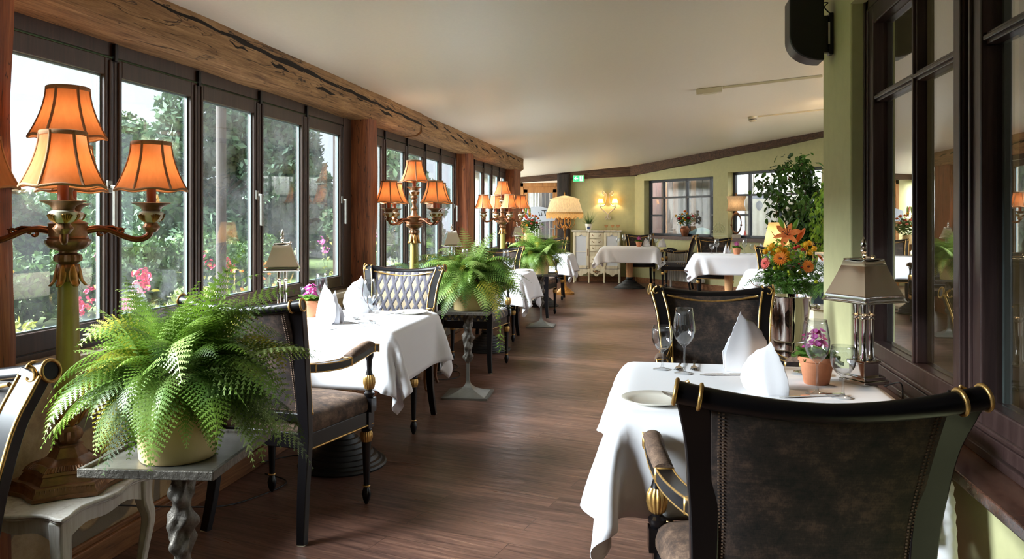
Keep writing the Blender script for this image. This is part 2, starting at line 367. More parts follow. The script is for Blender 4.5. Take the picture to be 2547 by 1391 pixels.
# floor: dark laminate planks laid across the room
def floor_mat():
    m, nt, b = base('walnut_laminate_planks', (.2,.1,.06), .33)
    v = coords(nt, (1,1,1), (0,0,R(14)))
    br = N(nt, 'TexBrick', Scale=1.0); br.inputs['Mortar Size'].default_value = .0016; br.inputs['Brick Width'].default_value = 1.28
    br.inputs['Row Height'].default_value = .14; br.offset = .37; br.inputs['Bias'].default_value = 0
    br.inputs['Color1'].default_value = (0,0,0,1); br.inputs['Color2'].default_value = (1,1,1,1); br.inputs['Mortar'].default_value = (.5,.5,.5,1)
    nt.links.new(v, br.inputs['Vector'])
    mp = N(nt, 'Mapping'); mp.inputs['Scale'].default_value = (2.2, 34, 1); nt.links.new(v, mp.inputs[0])
    off = N(nt, 'VectorMath', operation='ADD'); nt.links.new(mp.outputs[0], off.inputs[0])
    cm = N(nt, 'VectorMath', operation='SCALE'); nt.links.new(br.outputs['Color'], cm.inputs[0]); cm.inputs['Scale'].default_value = 7.3; nt.links.new(cm.outputs[0], off.inputs[1])
    n1 = N(nt, 'TexNoise', Scale=1.3, Detail=8, Roughness=.65, Distortion=.8); nt.links.new(off.outputs[0], n1.inputs['Vector'])
    c = ramp(nt, n1.outputs[0], [(.30, rgb(58,40,37)), (.5, rgb(100,72,62)), (.70, rgb(134,101,86))])
    n2 = N(nt, 'TexNoise', Scale=5, Detail=5, Roughness=.6); nt.links.new(v, n2.inputs['Vector'])
    c = mixc(nt, math_(nt, 'MULTIPLY', ramp(nt, n2.outputs[0], [(.4,(0,0,0)),(.7,(1,1,1))]), .3), c, rgb(132,94,76))
    bw = ramp(nt, br.outputs['Color'], [(0,(.78,.78,.78)),(1,(1.08,1.05,1.02))]); mm = N(nt, 'Mix', data_type='RGBA', blend_type='MULTIPLY'); mm.inputs[0].default_value = 1
    nt.links.new(c, mm.inputs[6]); nt.links.new(bw, mm.inputs[7]); c = mixc(nt, math_(nt, 'MULTIPLY', br.outputs['Fac'], .7), mm.outputs[2], rgb(30,18,14))
    nt.links.new(c, b.inputs['Base Color'])
    nt.links.new(ramp(nt, n1.outputs[0], [(.3,(.42,.42,.42)),(.7,(.25,.25,.25))]), b.inputs['Roughness']); bump(nt, b, n1.outputs[0], .5, .002)
    return m
M['floor'] = floor_mat()
def stone_mat():
    m, nt, b = base('crazy_stone_wall', (.5,.5,.5), .8)
    v = coords(nt, (1,1.0,1.0))
    n0 = N(nt, 'TexNoise', Scale=1.5, Detail=3); nt.links.new(v, n0.inputs['Vector'])
    vv = N(nt, 'VectorMath', operation='MULTIPLY_ADD'); nt.links.new(n0.outputs['Color'], vv.inputs[0]); vv.inputs[1].default_value = (.35,.35,.35); nt.links.new(v, vv.inputs[2])
    vo = N(nt, 'TexVoronoi', Scale=2.6, feature='DISTANCE_TO_EDGE'); nt.links.new(vv.outputs[0], vo.inputs['Vector'])
    n1 = N(nt, 'TexNoise', Scale=7, Detail=7, Roughness=.7); nt.links.new(v, n1.inputs['Vector'])
    st = ramp(nt, n1.outputs[0], [(.3, rgb(150,124,92)), (.5, rgb(188,162,122)), (.7, rgb(204,182,146))])
    k = ramp(nt, vo.outputs['Distance'], [(.05,(0,0,0)),(.07,(1,1,1))])
    nt.links.new(mixc(nt, k, rgb(134,122,106), st), b.inputs['Base Color']); bump(nt, b, math_(nt, 'ADD', k, n1.outputs[0]), .5, .01)
    return m
M['stone'] = stone_mat()
# ================================================================ SETTING
def struct(o, label=None): o['kind'] = 'structure'; 
MB().box((.2, 7.2, -.05), (6.8, 18.4, .1)).build('floor', M['floor'], smooth=0, kind='structure')
def ceil_z(x): return 2.16+.09*(x+1.95)
_A, _U = Vector((-.386, 15.74)), Vector((.648, -.762)).normalized(); _N = Vector((-_U.y, _U.x)); _e = _A+_U*6.2+_N*.2; _a = _A+_N*.2
cm_ = MB(); _pl = [(-2.25,-1.5),(3.8,-1.5),(3.8,4.05),(1.02,4.05),(_e.x-.62,_e.y+.85),(_e.x-.35,_e.y+.55),(_a.x,_a.y+.05),(-3.06,15.98),(-3.06,11.62),(-2.25,11.62)]
cm_.add([(x, y, ceil_z(x)+dz) for dz in (0, .08) for x, y in _pl], [tuple(range(10)), tuple(range(19,9,-1))]+[(i, 10+i, 10+(i+1)%10, (i+1)%10) for i in range(10)])
cm_.build('ceiling', M['ceiling'], smooth=0, kind='structure')
# left parapet wall, ledge, baseboard
MB().box((-2.18, 5.05, .375), (.30, 13.1, .75)).build('wall_left', M['stone'], smooth=0, kind='structure')
MB().box((-2.10, 5.05, .77), (.17, 13.1, .036)).build('trim_1', M['ledge'], smooth=0, bevel=.006, kind='structure')
MB().box((-2.015, 5.05, .045), (.03, 13.1, .09)).box((-2.02, 5.05, .1), (.018, 13.1, .02)).build('baseboard_left', M['baseboard'], smooth=0, bevel=.004, kind='structure')
MB().box((-2.235, 5.05, 2.10), (.04, 13.1, .24)).build('wall_left_head', M['beam'], smooth=0, kind='structure')
# beams with hewn faces
def rough_beam(name, x0, x1, y0, y1, z0, z1, mat, seed=1, slant=0, axis='y'):
    mb = MB(); n = int((y1-y0)/.09); k = 6
    ring = []
    for i in range(k): ring.append((x0+(x1-x0)*i/k, z0))
    for i in range(k): ring.append((x1, z0+(z1-z0)*i/k))
    for i in range(k): ring.append((x1-(x1-x0)*i/k, z1))
    for i in range(k): ring.append((x0, z1-(z1-z0)*i/k))
    vs = []; m = len(ring)
    for j in range(n+1):
        for i, (x, z) in enumerate(ring):
            y = y0+(y1-y0)*j/n + (slant*(z-z0) if j in (0, n) else 0)
            d = pnoise(Vector((x*6+seed, y*1.7, z*6)))*.011+pnoise(Vector((x*20+seed, y*7, z*20)))*.004
            cr = .016 if i in (0, k) else 0
            cx, cz = (x0+x1)/2, (z0+z1)/2
            vx, vz = (1 if x > cx else -1), (1 if z > cz else -1)
            top = z > z1-.001
            vs.append((x+(d-cr)*vx, y, z if top else z+(d*.8+cr*(z < cz))*(1 if z < cz else 0)))
    fs = [(j*m+i, j*m+(i+1)%m, (j+1)*m+(i+1)%m, (j+1)*m+i) for j in range(n) for i in range(m)]
    fs += [tuple(range(m-1,-1,-1)), tuple(n*m+i for i in range(m))]
    fs = [tuple(reversed(f)) for f in fs]
    mb.add(vs, fs); return mb.build(name, mat, smooth=60, kind='structure')
bm1 = rough_beam('trim_2', -2.21, -1.95, -1.4, 6.35, 1.972, 2.17, M['beam'], 1, .25)
bm2 = rough_beam('trim_3', -2.21, -1.95, 6.40, 11.62, 1.968, 2.17, M['beam'], 7, 0)
M['crack'] = plain('dark_split_in_wood', rgb(30,20,12), .95)
def cracks(parent, seed, y0, y1, n, zs=(2.02, 2.13), slope=-.03, L=(.25,.8), drift=0, bseed=1):
    rnd = random.Random(seed); mb = MB()
    for i in range(n):
        y = y0+(y1-y0)*(i+rnd.random()*.6)/n; l = rnd.uniform(*L); h = rnd.uniform(.007, .015); z = rnd.uniform(*zs)+drift*(y-y0)
        P = [];
        for k in range(13):
            t = k/12; zz = z+slope*l*(t-.5)*2+.010*pnoise(Vector((t*3+y, 1, seed))); yy = y+l*t; P.append((-1.950+pnoise(Vector((-11.7+bseed, yy*1.7, zz*6)))*.011+pnoise(Vector((-39+bseed, yy*7, zz*20)))*.004, yy, zz))
        mb.tube(P, [max(.0006, h*math.sin(PI*k/12)**.7*(.7+.3*rnd.random())) for k in range(13)], 6, sq=(.35, 1))
    return mb.build('wood_split', M['crack'], parent)
cracks(bm1, 3, 2.7, 6.0, 11, (2.122, 2.134), -.012, (.45, .8), -.017); cracks(bm1, 9, 3.2, 5.8, 5, (2.04, 2.10), -.02, (.12, .3)); cracks(bm2, 5, 6.5, 11.2, 18, (2.04, 2.12), -.05, (.12, .35), 0, 7)
# posts
def post(name, x0, x1, y0, y1, z1, seed, mat='post'):
    mb = MB(); n = 24; k = 5; ring = []
    for i in range(k): ring.append((x0+(x1-x0)*i/k, y0))
    for i in range(k): ring.append((x1, y0+(y1-y0)*i/k))
    for i in range(k): ring.append((x1-(x1-x0)*i/k, y1))
    for i in range(k): ring.append((x0, y1-(y1-y0)*i/k))
    m = len(ring); cx, cy_ = (x0+x1)/2, (y0+y1)/2; vs = []
    for j in range(n+1):
        z = z1*j/n
        for i, (x, y) in enumerate(ring):
            d = pnoise(Vector((x*5+seed, y*5, z*1.6)))*.009+pnoise(Vector((x*18, y*18+seed, z*5)))*.004; cr = .01 if i % k == 0 else 0
            vs.append((x+(d-cr)*(1 if x > cx else -1), y+(d-cr)*(1 if y > cy_ else -1), z))
    fs = [(j*m+i, j*m+(i+1)%m, (j+1)*m+(i+1)%m, (j+1)*m+i) for j in range(n) for i in range(m)]
    mb.add(vs, fs); return mb.build(name, M[mat], smooth=60, kind='structure')
post('trim_4', -2.17, -1.975, 1.92, 2.15, 1.985, 1); post('trim_5', -2.17, -1.98, 5.225, 5.43, 1.985, 4)
post('trim_6', -2.17, -1.98, 8.22, 8.52, 1.985, 8); post('trim_7', -2.2, -1.98, 11.04, 11.62, 1.985, 12)
# ---- folding windows
def bay(idx, y0, y1, edges, handles):
    rt = thing('window_%d' % idx, None, None, (-2.15, 0, 0)); rt['kind'] = 'structure'
    f = MB(); H0, H1 = .785, 1.985
    f.box((.01, (y0+y1)/2, H1-.035), (.06, y1-y0, .07)); f.box((.01, (y0+y1)/2, H0+.012), (.06, y1-y0, .024))
    f.box((.01, y0+.025, (H0+H1)/2), (.06, .05, H1-H0)); f.box((.01, y1-.025, (H0+H1)/2), (.06, .05, H1-H0))
    f.build('window_frame', M['frame'], rt, 0, bevel=.003)
    for i in range(len(edges)-1):
        a, b = edges[i]+.003, edges[i+1]-.003; s = MB(); w = .047; z0, z1 = .812, 1.908
        s.box((.022, a+w/2, (z0+z1)/2), (.042, w, z1-z0)); s.box((.022, b-w/2, (z0+z1)/2), (.042, w, z1-z0))
        s.box((.022, (a+b)/2, z0+.035), (.042, b-a-2*w, .07)); s.box((.022, (a+b)/2, z1-.035), (.042, b-a-2*w, .07))
        for yy in (a+w*.42, b-w*.58): s.box((.046, yy+.005, (z0+z1)/2), (.008, .012, z1-z0-.02))
        so = s.build('sash', M['frame'], rt, 0, bevel=.004)
        g = MB(); ya, yb, za, zb = a+w, b-w, z0+.07, z1-.07
        for c, d in (((.019,ya+.003,(za+zb)/2),(.009,.006,zb-za)), ((.019,yb-.003,(za+zb)/2),(.009,.006,zb-za)), ((.019,(ya+yb)/2,za+.003),(.009,yb-ya-.012,.006)), ((.019,(ya+yb)/2,zb-.003),(.009,yb-ya-.012,.006))): g.box(c, d)
        g.build('gasket', M['gasket'], so, 0)
        MB().box((.012, (ya+yb)/2, (za+zb)/2), (.003, yb-ya-.01, zb-za-.01)).build('pane', M['pane'], so, 0)
        if i in handles:
            h = MB(); yh = b-.03 if handles[i] else a+.03
            h.box((.048, yh, 1.40), (.012, .026, .05)).box((.062, yh, 1.40), (.02, .014, .014)).box((.075, yh, 1.32), (.014, .018, .17))
            h.build('handle', M['grey_metal'], so, 0, bevel=.003)
        if i > 0:
            MB().box((.05, edges[i], 1.93), (.014, .022, .07)).build('hinge', M['black'], so, 0, bevel=.003)
bay(1, 2.15, 5.235, (2.20, 2.767, 3.345, 3.925, 4.50, 5.09), {0: 1, 2: 1, 4: 1})
MB().box((-2.145, 5.155, 1.385), (.08, .125, 1.17)).build('trim_13', M['frame'], smooth=0, kind='structure')
bay(2, 5.43, 8.22, (5.48, 5.915, 6.48, 7.025, 7.56, 8.14), {1: 1, 4: 1})
bay(3, 8.52, 11.05, (8.57, 9.03, 9.54, 10.05, 10.55, 11.0), {1: 1, 3: 0})
bay(8, .45, 1.93, (.5, 1.2, 1.88), {})  # unseen bay added to let daylight into the near end
MB().box((-2.12, -.55, 1.4), (.12, 1.9, 1.2)).build('wall_left_blocker', M['post'], smooth=0, kind='structure')  # unseen solid panel added to block daylight and darken the foreground
# ---- right wall
MB().box((.88, 1.25, .31), (.16, 5.5, .62)).build('wall_right', M['green'], smooth=0, kind='structure')
MB().box((1.0, 3.74, 1.3), (.40, .54, 2.6)).build('wall_right_pier', M['green'], smooth=0, bevel=.008, kind='structure')
MB().box((.88, 1.0, 2.34), (.16, 4.94, .34)).build('wall_right_head', M['green'], smooth=0, kind='structure')
MB().box((.86, 0.985, .635), (.25, 4.97, .03)).build('trim_8', M['marble'], smooth=0, bevel=.004, kind='structure')
def casements():
    rt = thing('window_4', None, None, (.90, 0, 0)); rt['kind'] = 'structure'
    f = MB(); z0, z1 = .65, 2.17; ys = (-1.5, 3.47)
    f.box((0, 1, z0+.03), (.09, 4.94, .06)).box((-.03, 1, z0+.012), (.06, 4.94, .024)).box((0, 1, z1-.02), (.09, 4.94, .04)).box((0, ys[1]-.03, 1.41), (.09, .06, z1-z0))
    f.box((-.042, ys[1]-.012, 1.41), (.02, .024, z1-z0))
    for yc in (2.37, 1.33, .29, -.75): f.box((.005, yc, 1.41), (.08, .045, z1-z0))
    f.build('window_frame', M['frame_dark'], rt, 0, bevel=.004)
    for a, b in ((2.395, 3.395), (1.355, 2.345), (.315, 1.305), (-.725, .265)):
        s = MB(); w = .075; za, zb = .715, 2.125
        s.box((-.015, a+w/2, (za+zb)/2), (.07, w, zb-za)).box((-.015, b-w/2, (za+zb)/2), (.07, w, zb-za))
        s.box((-.015, (a+b)/2, za+w/2), (.07, b-a-2*w, w)).box((-.015, (a+b)/2, zb-w/2), (.07, b-a-2*w, w))
        s.box((-.05, a+.012, (za+zb)/2), (.014, .016, zb-za-.02)).box((-.05, b-.012, (za+zb)/2), (.014, .016, zb-za-.02)).box((-.05, (a+b)/2, za+.012), (.014, b-a-.05, .016))
        so = s.build('sash', M['frame_dark'], rt, 0, bevel=.005)
        g = MB(); ym = a+(b-a)*.455
        g.box((-.02, ym, (za+zb)/2), (.034, .034, zb-za-2*w)).box((-.02, (a+b)/2, 1.755), (.034, b-a-2*w, .034))
        g.box((-.04, ym, (za+zb)/2), (.012, .014, zb-za-2*w)).box((-.04, (a+b)/2, 1.755), (.012, b-a-2*w, .014))
        g.build('muntin', M['frame_dark'], so, 0, bevel=.003)
        MB().box((-.01, (a+b)/2, (za+zb)/2), (.004, b-a-2*w-.004, zb-za-2*w-.004)).build('pane', M['pane_dark'], so, 0)
        gg = MB(); q = w+.006
        for y_ in (a+q, b-q): gg.box((.012, y_, (za+zb)/2), (.02, .012, zb-za-2*w))
        gg.build('gasket', M['gasket'], so, 0)
casements()
# the dim room behind those windows
M['taupe'] = plain('taupe_wall', rgb(128,112,92), .8)
MB().box((3.5, 1.2, 1.25), (.1, 5.4, 2.6)).build('wall_inner_room', M['taupe'], smooth=0, kind='structure')
MB().box((2.35, 3.99, 1.3), (2.3, .06, 2.6)).build('wall_partition', M['green'], smooth=0, kind='structure')
M['curtain'] = shademat('taupe_curtain', rgb(176,160,136), .15, 30)
def curtain(y0, y1, x, lab):
    def fn(u, v):
        y = y0+(y1-y0)*u; return (x+.028*math.sin(u*TAU*7+.3*math.sin(v*3))+.01*math.sin(u*31), y, .1+v*2.1)
    o = MB().grid(fn, 90, 6).build('curtain', M['curtain'], smooth=180, solid=.004)
    tag(o, lab, 'curtain', 'taupe curtains behind the brown casements')
curtain(2.15, 2.72, 1.16, 'taupe pleated curtain behind the casement pane nearest the green pier')
curtain(1.2, 1.75, 1.16, 'taupe pleated curtain behind the casement pane at the picture edge')
# ---- far walls
A = Vector((-.386, 15.74)); U = Vector((.648, -.762)).normalized(); NW = Vector((-U.y, U.x))   # NW points outward (away from the room)
if NW.dot(Vector((1, 1))) < 0: NW = -NW
def tpx(px):
    a = (px-1273.5)/1950; c, s = math.cos(R(10.36)), math.sin(R(10.36)); d = Vector((c*a-s, s*a+c))
    # solve A + t U = k d
    det = U.x*(-d.y)-(-d.x)*U.y; t = (-A.x*(-d.y)-(-d.x)*(-A.y))/det; return t
def tpxn(px, n):
    a = (px-1273.5)/1950; c, s = math.cos(R(10.36)), math.sin(R(10.36)); d = Vector((c*a-s, s*a+c)); B = A+NW*n
    det = U.x*(-d.y)-(-d.x)*U.y; return (-B.x*(-d.y)-(-d.x)*(-B.y))/det
angU = math.atan2(U.y, U.x)
def wallbox(mb, t0, t1, n0, n1, z0, z1):
    P = [A+U*t+NW*n for t, n in ((t0,n0),(t1,n0),(t1,n1),(t0,n1))]
    if (P[1]-P[0]).cross(P[3]-P[0]) < 0: P = P[::-1]
    return mb.prism([(p.x, p.y) for p in P], z0, z1)
w6 = (tpx(1602), tpx(1774)); w7 = (tpx(1810), tpx(2044)); TEND = 6.2; zs, zt = .93, 2.0
mb = MB(); wallbox(mb, -.1, TEND, 0, .22, 0, zs)
MBL = MB()
for a, b in ((-.1, w6[0]), (w6[1], w7[0]), (w7[1], TEND)): wallbox(mb, a, b, 0, .22, zs, 2.7)
wallbox(mb, w6[0], w6[1], 0, .22, zt, 2.7); wallbox(mb, w7[0], w7[1], 0, .22, zt+.05, 2.7)
mb.build('wall_far_right', M['green'], smooth=0, kind='structure')
mb = MB(); wallbox(mb, w6[0]-.02, w6[1]+.02, -.05, .2, zs-.06, zs); wallbox(mb, w7[0]-.02, w7[1]+.02, -.05, .2, zs-.06, zs)
mb.build('trim_9', wood('sill_wood', rgb(60,40,34), rgb(92,66,56), rgb(112,84,72), 0, 1, .5), smooth=0, kind='structure')
mb = MB(); wallbox(mb, .03, TEND, -.02, 0, 0, .1); mb.build('baseboard_far_right', M['baseboard'], smooth=0, kind='structure')
M['iron'] = plain('blue_black_window_iron', rgb(46,52,64), .4)
def farwin(idx, t0, t1, z1, cols, partial):
    rt = thing('window_%d' % idx, None, None); rt['kind'] = 'structure'
    f = MB(); n0, n1 = .13, .18; w = .045
    wallbox(f, t0, t1, n0, n1, zs, zs+w); wallbox(f, t0, t1, n0, n1, z1-w, z1); wallbox(f, t0, t0+w, n0, n1, zs, z1); wallbox(f, t1-w, t1, n0, n1, zs, z1)
    for c in cols: wallbox(f, c-.022, c+.022, n0, n1, zs, z1)
    wallbox(f, t0, t1, n0, n1, zs+.71, zs+.745)
    for a, b in partial: wallbox(f, a, b, n0, n1, zs+.37, zs+.405)
    f.build('window_frame', M['iron'], rt, 0)
    g = MB(); wallbox(g, t0+.02, t1-.02, .15, .154, zs+.02, z1-.02); g.build('pane', M['pane'], rt, 0)
farwin(6, w6[0], w6[1], zt, (tpx(1636), tpx(1694), tpx(1754)), ((w6[0], tpx(1636)), (tpx(1754), w6[1])))
farwin(7, w7[0], w7[1], zt+.05, (tpx(1850), tpx(1924), tpx(2000)), ((w7[0], tpx(1850)),))
# back wall with door opening
mb = MB().box((-1.06, 15.86, 1.2), (1.42, .2, 2.4)).box((-2.35, 15.86, 2.32), (1.3, .2, .5)).box((-2.85, 15.86, 1.2), (.3, .2, 2.4))
mb.build('wall_back', M['green'], smooth=0, kind='structure')
MB().box((-1.05, 15.745, .05), (1.3, .03, .1)).build('baseboard_back', M['baseboard'], smooth=0, kind='structure')
MB().box((-2.28, 11.68, 1.1), (.2, .12, 2.2)).box((-3.0, 13.7, .3), (.1, 4.2, .6)).box((-2.7, 11.68, .3), (.7, .1, .6)).box((-3.0, 13.7, 2.05), (.1, 4.2, .16)).box((-3.0, 12.9, 1.1), (.08, .08, 2.0)).box((-3.0, 14.3, 1.1), (.08, .08, 2.0)).box((-3.0, 11.68, 1.1), (.08, .08, 2.0)).build('wall_left_rear_open', M['cream'], smooth=0, kind='structure')  # unseen recess wall opened up so added daylight reaches the far table
M['net'] = shademat('white_diffuser_net', rgb(226,224,218), .45, 50)  # unseen net added to diffuse the sun falling on the far table
o = MB().grid(lambda u, v: (-2.93+.02*math.sin(u*TAU*26), 11.75+3.95*u, .08+1.92*v), 208, 2).build('diffuser_net', M['net'], smooth=180); tag(o, 'unseen white net curtain added to soften daylight in the recess beside the glazed door', 'curtain')
post('trim_10', -1.93, -1.68, 15.55, 15.78, 2.14, 21, 'darkpost')
def hbeam(name, p0, p1, z0a, z1a, z0b, z1b, d, mat, seed):
    P0, P1 = Vector((*p0, 0)), Vector((*p1, 0)); L = (P1-P0).length; T = (P1-P0)/L; Q = Vector((T.y, -T.x, 0)); n = int(L/.15); vs = []
    for j in range(n+1):
        t = j/n; c = P0+T*L*t; a, b = z0a+(z0b-z0a)*t, z1a+(z1b-z1a)*t
        for q, z in ((0,a),(d*.5,a),(d,a),(d,(a+b)/2),(d,b),(d*.5,b),(0,b),(0,(a+b)/2)):
            k = pnoise(Vector((t*L*2+seed, q*9, z*4)))*.014
            v = c+Q*(q+(k if q > .01 else 0)); vs.append((v.x, v.y, z+(k if z < b-.01 else 0)))
    fs = [(j*8+i, (j+1)*8+i, (j+1)*8+(i+1)%8, j*8+(i+1)%8) for j in range(n) for i in range(8)]+[tuple(range(8)), tuple(n*8+7-i for i in range(8))]
    return MB().add(vs, fs).build(name, mat, smooth=50, kind='structure')
hbeam('trim_11', (-2.95, 15.76), (-.36, 15.76), 1.98, 2.12, 2.10, 2.32, .13, M['beam_x'], 1)
e = A+U*TEND; hbeam('trim_12', (A.x-.02, A.y), (e.x, e.y), 2.10, 2.32, 2.62, 2.80, .13, M['beam_x'], 5)
# glazed door
dr = thing('door_1', None, None, (-2.29, 15.72, 0)); dr['kind'] = 'structure'
f = MB().box((-.37, 0, .99), (.06, .1, 1.98)).box((.37, 0, .99), (.06, .1, 1.98)).box((0, 0, 1.94), (.8, .1, .08)).box((0, 0, 1.84), (.68, .06, .12)).box((-.3, 0, .95), (.09, .06, 1.8)).box((.3, 0, .95), (.09, .06, 1.8)).box((0, 0, .12), (.68, .06, .22))
f.build('door_frame', M['doorwood'], dr, 0, bevel=.004)
MB().box((0, 0, 1.0), (.52, .006, 1.58)).build('pane', M['pane'], dr, 0)
MB().box((.3, -.05, 1.02), (.03, .02, .2)).box((.25, -.075, 1.06), (.12, .016, .016)).build('door_handle', M['grey_metal'], dr, 0)
# behind the door: curtains
M['greycurtain'] = plain('grey_brown_curtain', rgb(104,92,80), .8); M['palecurtain'] = plain('pale_curtain', rgb(206,204,196), .8)
def flatcurtain(x0, x1, y, mat, lab, n):
    o = MB().grid(lambda u, v: (x0+(x1-x0)*u, y+.03*math.sin(u*TAU*n), .002+2.0*v), 16*n, 2).build('curtain', mat, smooth=180, solid=.004); tag(o, lab, 'curtain')
flatcurtain(-2.9, -2.62, 16.3, M['greycurtain'], 'brown grey curtain behind the glazed door, hinge side', 5)
flatcurtain(-2.58, -2.38, 16.25, M['palecurtain'], 'pale grey pleated curtain panel behind the glazed door', 3)
flatcurtain(-2.34, -1.95, 16.3, M['taupe'], 'dark taupe curtain behind the glazed door, handle side', 4)
MB().box((-2.4, 16.5, 1.1), (1.4, .05, 2.4)).build('wall_back_outer', M['taupe'], smooth=0, kind='structure')
# sign behind the glass, lettering seen mirrored
sg = thing('lounge_sign', 'pale blue arched sign with mirrored black script behind door glass', 'sign', (-2.35, 15.62, 1.36))
pts = [(-.4,-.14)]+[(-.4+.8*i/20, .04+.1*math.sin(PI*i/20)) for i in range(21)]+[(.4,-.14)]+[(.4-.8*i/20, -.14-.03*math.sin(PI*i/20)) for i in range(1, 20)]
MB().prism(pts, -.006, .006, Rx(PI/2)).build('board', plain('pale_blue_board', rgb(168,176,190), .4), sg, 0)
def text(name, body, size, loc, rot, mat, parent, mirror=False, extrude=.001, shear=0):
    c = bpy.data.curves.new(name, 'FONT'); c.body = body; c.size = size; c.extrude = extrude; c.align_x = 'CENTER'; c.align_y = 'CENTER'; c.shear = shear
    c.materials.append(mat); o = bpy.data.objects.new(name, c); COL.objects.link(o); o.location = loc; o.rotation_euler = rot
    if mirror: o.scale = (-1, 1, 1)
    bpy.context.view_layer.update(); me = bpy.data.meshes.new_from_object(o.evaluated_get(bpy.context.evaluated_depsgraph_get())); n_ = bpy.data.objects.new(name, me); COL.objects.link(n_); n_.location = loc; n_.rotation_euler = rot; n_.scale = o.scale; bpy.data.objects.remove(o); o = n_
    if parent: setpar(o, parent)
    return o
text('lettering', 'Tu', .17, (.14, -.009, 0), (PI/2, 0, 0), M['black'], sg, True, shear=.3)
text('lettering', 'ge', .12, (-.2, -.009, -.01), (PI/2, 0, 0), M['black'], sg, True, shear=.3)
# exit sign
ex = thing('exit_sign', 'green and white emergency exit sign with arrow and running figure', 'exit sign', (-1.5, 15.58, 2.055))
MB().box((0, .01, 0), (.225, .03, .135)).build('housing', M['whiteplastic'], ex, 0, bevel=.004)
M['exitgreen'], _nt, _b = base('exit_green', rgb(30,170,100), .4); _b.inputs['Emission Color'].default_value = (*rgb(60,190,120), 1); _b.inputs['Emission Strength'].default_value = .35
M['exitwhite'], _nt, _b = base('exit_white', (.85,.88,.86), .4); _b.inputs['Emission Color'].default_value = (.9,1,.95,1); _b.inputs['Emission Strength'].default_value = .3
MB().box((-.05, -.007, 0), (.108, .004, .118)).box((.05, -.007, 0), (.1, .004, .118)).build('green_field', M['exitgreen'], ex, 0)
MB().prism([(-.09,0),(-.055,.035),(-.04,.035),(-.064,.011),(-.01,.011),(-.01,-.011),(-.064,-.011),(-.04,-.035),(-.055,-.035)], .0, .003, Matrix.Translation((0,-.0095,0)).to_3x3() @ Rx(PI/2)).xf(Matrix.Translation((0,-.0095,0))).build('arrow', M['exitwhite'], ex, 0)
fg = MB().box((.052, -.010, 0), (.062, .003, .10))
fg.build('doorway_mark', M['exitwhite'], ex, 0)
fg = MB().ball((.06, -.013, .034), .009, 8, 6, (1,.3,1)).tube([(.058,-.013,.022),(.05,-.013,-.006)], .008, 6).tube([(.05,-.013,-.006),(.066,-.013,-.018),(.06,-.013,-.042)], .005, 6).tube([(.05,-.013,-.006),(.04,-.013,-.024),(.024,-.013,-.026)], .005, 6).tube([(.058,-.013,.018),(.074,-.013,.008),(.082,-.013,.016)], .004, 6).tube([(.058,-.013,.018),(.04,-.013,.016),(.034,-.013,.002)], .004, 6)
fg.build('running_figure', M['exitgreen'], ex, 180)
# outside the far windows: timber sheds
def planks(t0, t1, n, z0, z1, pal, name, lab, seed, wd=.17, order=None):
    rnd = random.Random(seed); rt = thing(name, lab, 'shed wall'); k = int((t1-t0)/wd)
    for ci, mt in enumerate(pal):
        mb = MB()
        for i in range(k):
            if (order[i % len(order)] if order else (i*7+seed) % len(pal)) == ci:
                a = t0+(t1-t0)*i/k; wallbox(mb, a+.004, a+wd-.004, n+rnd.uniform(0,.03), n+.07, z0, z1)
        mb.build('plank_cladding', mt, rt, 0)
    return rt
pw = lambda nm, c: wood(nm, rgb(*[int(x*.6) for x in c]), rgb(*c), rgb(*[min(255, int(x*1.15)) for x in c]), 2, 1, .8)
planks(tpxn(1610,.75)-1.2, tpxn(1835,1.1)-.1, .75, -.2, 2.6, [pw('shed_red', (76,50,42)), pw('shed_tan', (160,118,86)), pw('shed_grey', (84,70,62)), pw('shed_dark', (44,35,32)), pw('shed_tan2', (112,86,68))], 'timber_shed', 'brown weathered timber shed outside the window holding the copper vase', 3, .16, (0,0,0,3,0,0,0,0,0,0,1,2,4,3,2,1,3,3,2,4,1,2,3,0,2,4,1,3))
planks(tpxn(1852,1.1), tpxn(2047,1.1)+.8, 1.1, .9, 2.9, [pw('shed_white', (226,220,214)), pw('shed_white2', (206,200,194))], 'white_shed', 'whitewashed plank shed outside the window beside the climbing plant', 5, .2)
planks(tpxn(1852,1.1), tpxn(2047,1.1)+.8, 1.06, -.2, .90, [pw('shed_base', (196,176,146))], 'log_base', 'pale timber base below the whitewashed shed', 6, .3)
q = A+U*tpxn(1890,1.06)+NW*1.05
po = thing('poster', 'white poster with dark blue band and crest outside the window', 'poster', (q.x, q.y, 1.25), math.degrees(angU))
MB().box((0, 0, 0), (.34, .006, .9)).build('sheet', M['white'], po, 0)
M['blueink'] = plain('blue_ink', rgb(60,80,120), .6)
MB().box((0, -.006, .40), (.34, .004, .06)).build('band', M['blueink'], po, 0)
MB().prism([(.08*math.cos(a)*(1 if math.sin(a) > 0 else 1-abs(math.sin(a))*.3), .09*math.sin(a)) for a in [TAU*i/14 for i in range(14)]], 0, .004, Rx(PI/2)).xf(Matrix.Translation((0,-.004,.24))).build('crest', M['blueink'], po, 0)
q = A+U*tpxn(1853,.6)+NW*.6
cn = MB().lathe([(.16,0),(.15,.02),(.0,.62)], 16).build('marker_cone', plain('red_cone', rgb(214,70,60), .6)); cn.location = (q.x, q.y, .45); tag(cn, 'red cone shape outside the window beside the oval lamp', 'cone')
q = A+U*(tpx(1690)+.1)+NW*.45
pr = MB().lathe([(.34,0),(.3,.1),(.2,.2),(.08,.26),(0,.275)], 20).build('garden_parasol', None or leafmat('parasol_fabric', rgb(120,160,180), rgb(150,190,150), .7, .1, 3)); pr.location = (q.x, q.y, .82)
tag(pr, 'blue green domed top outside the window behind the copper vase', 'parasol')
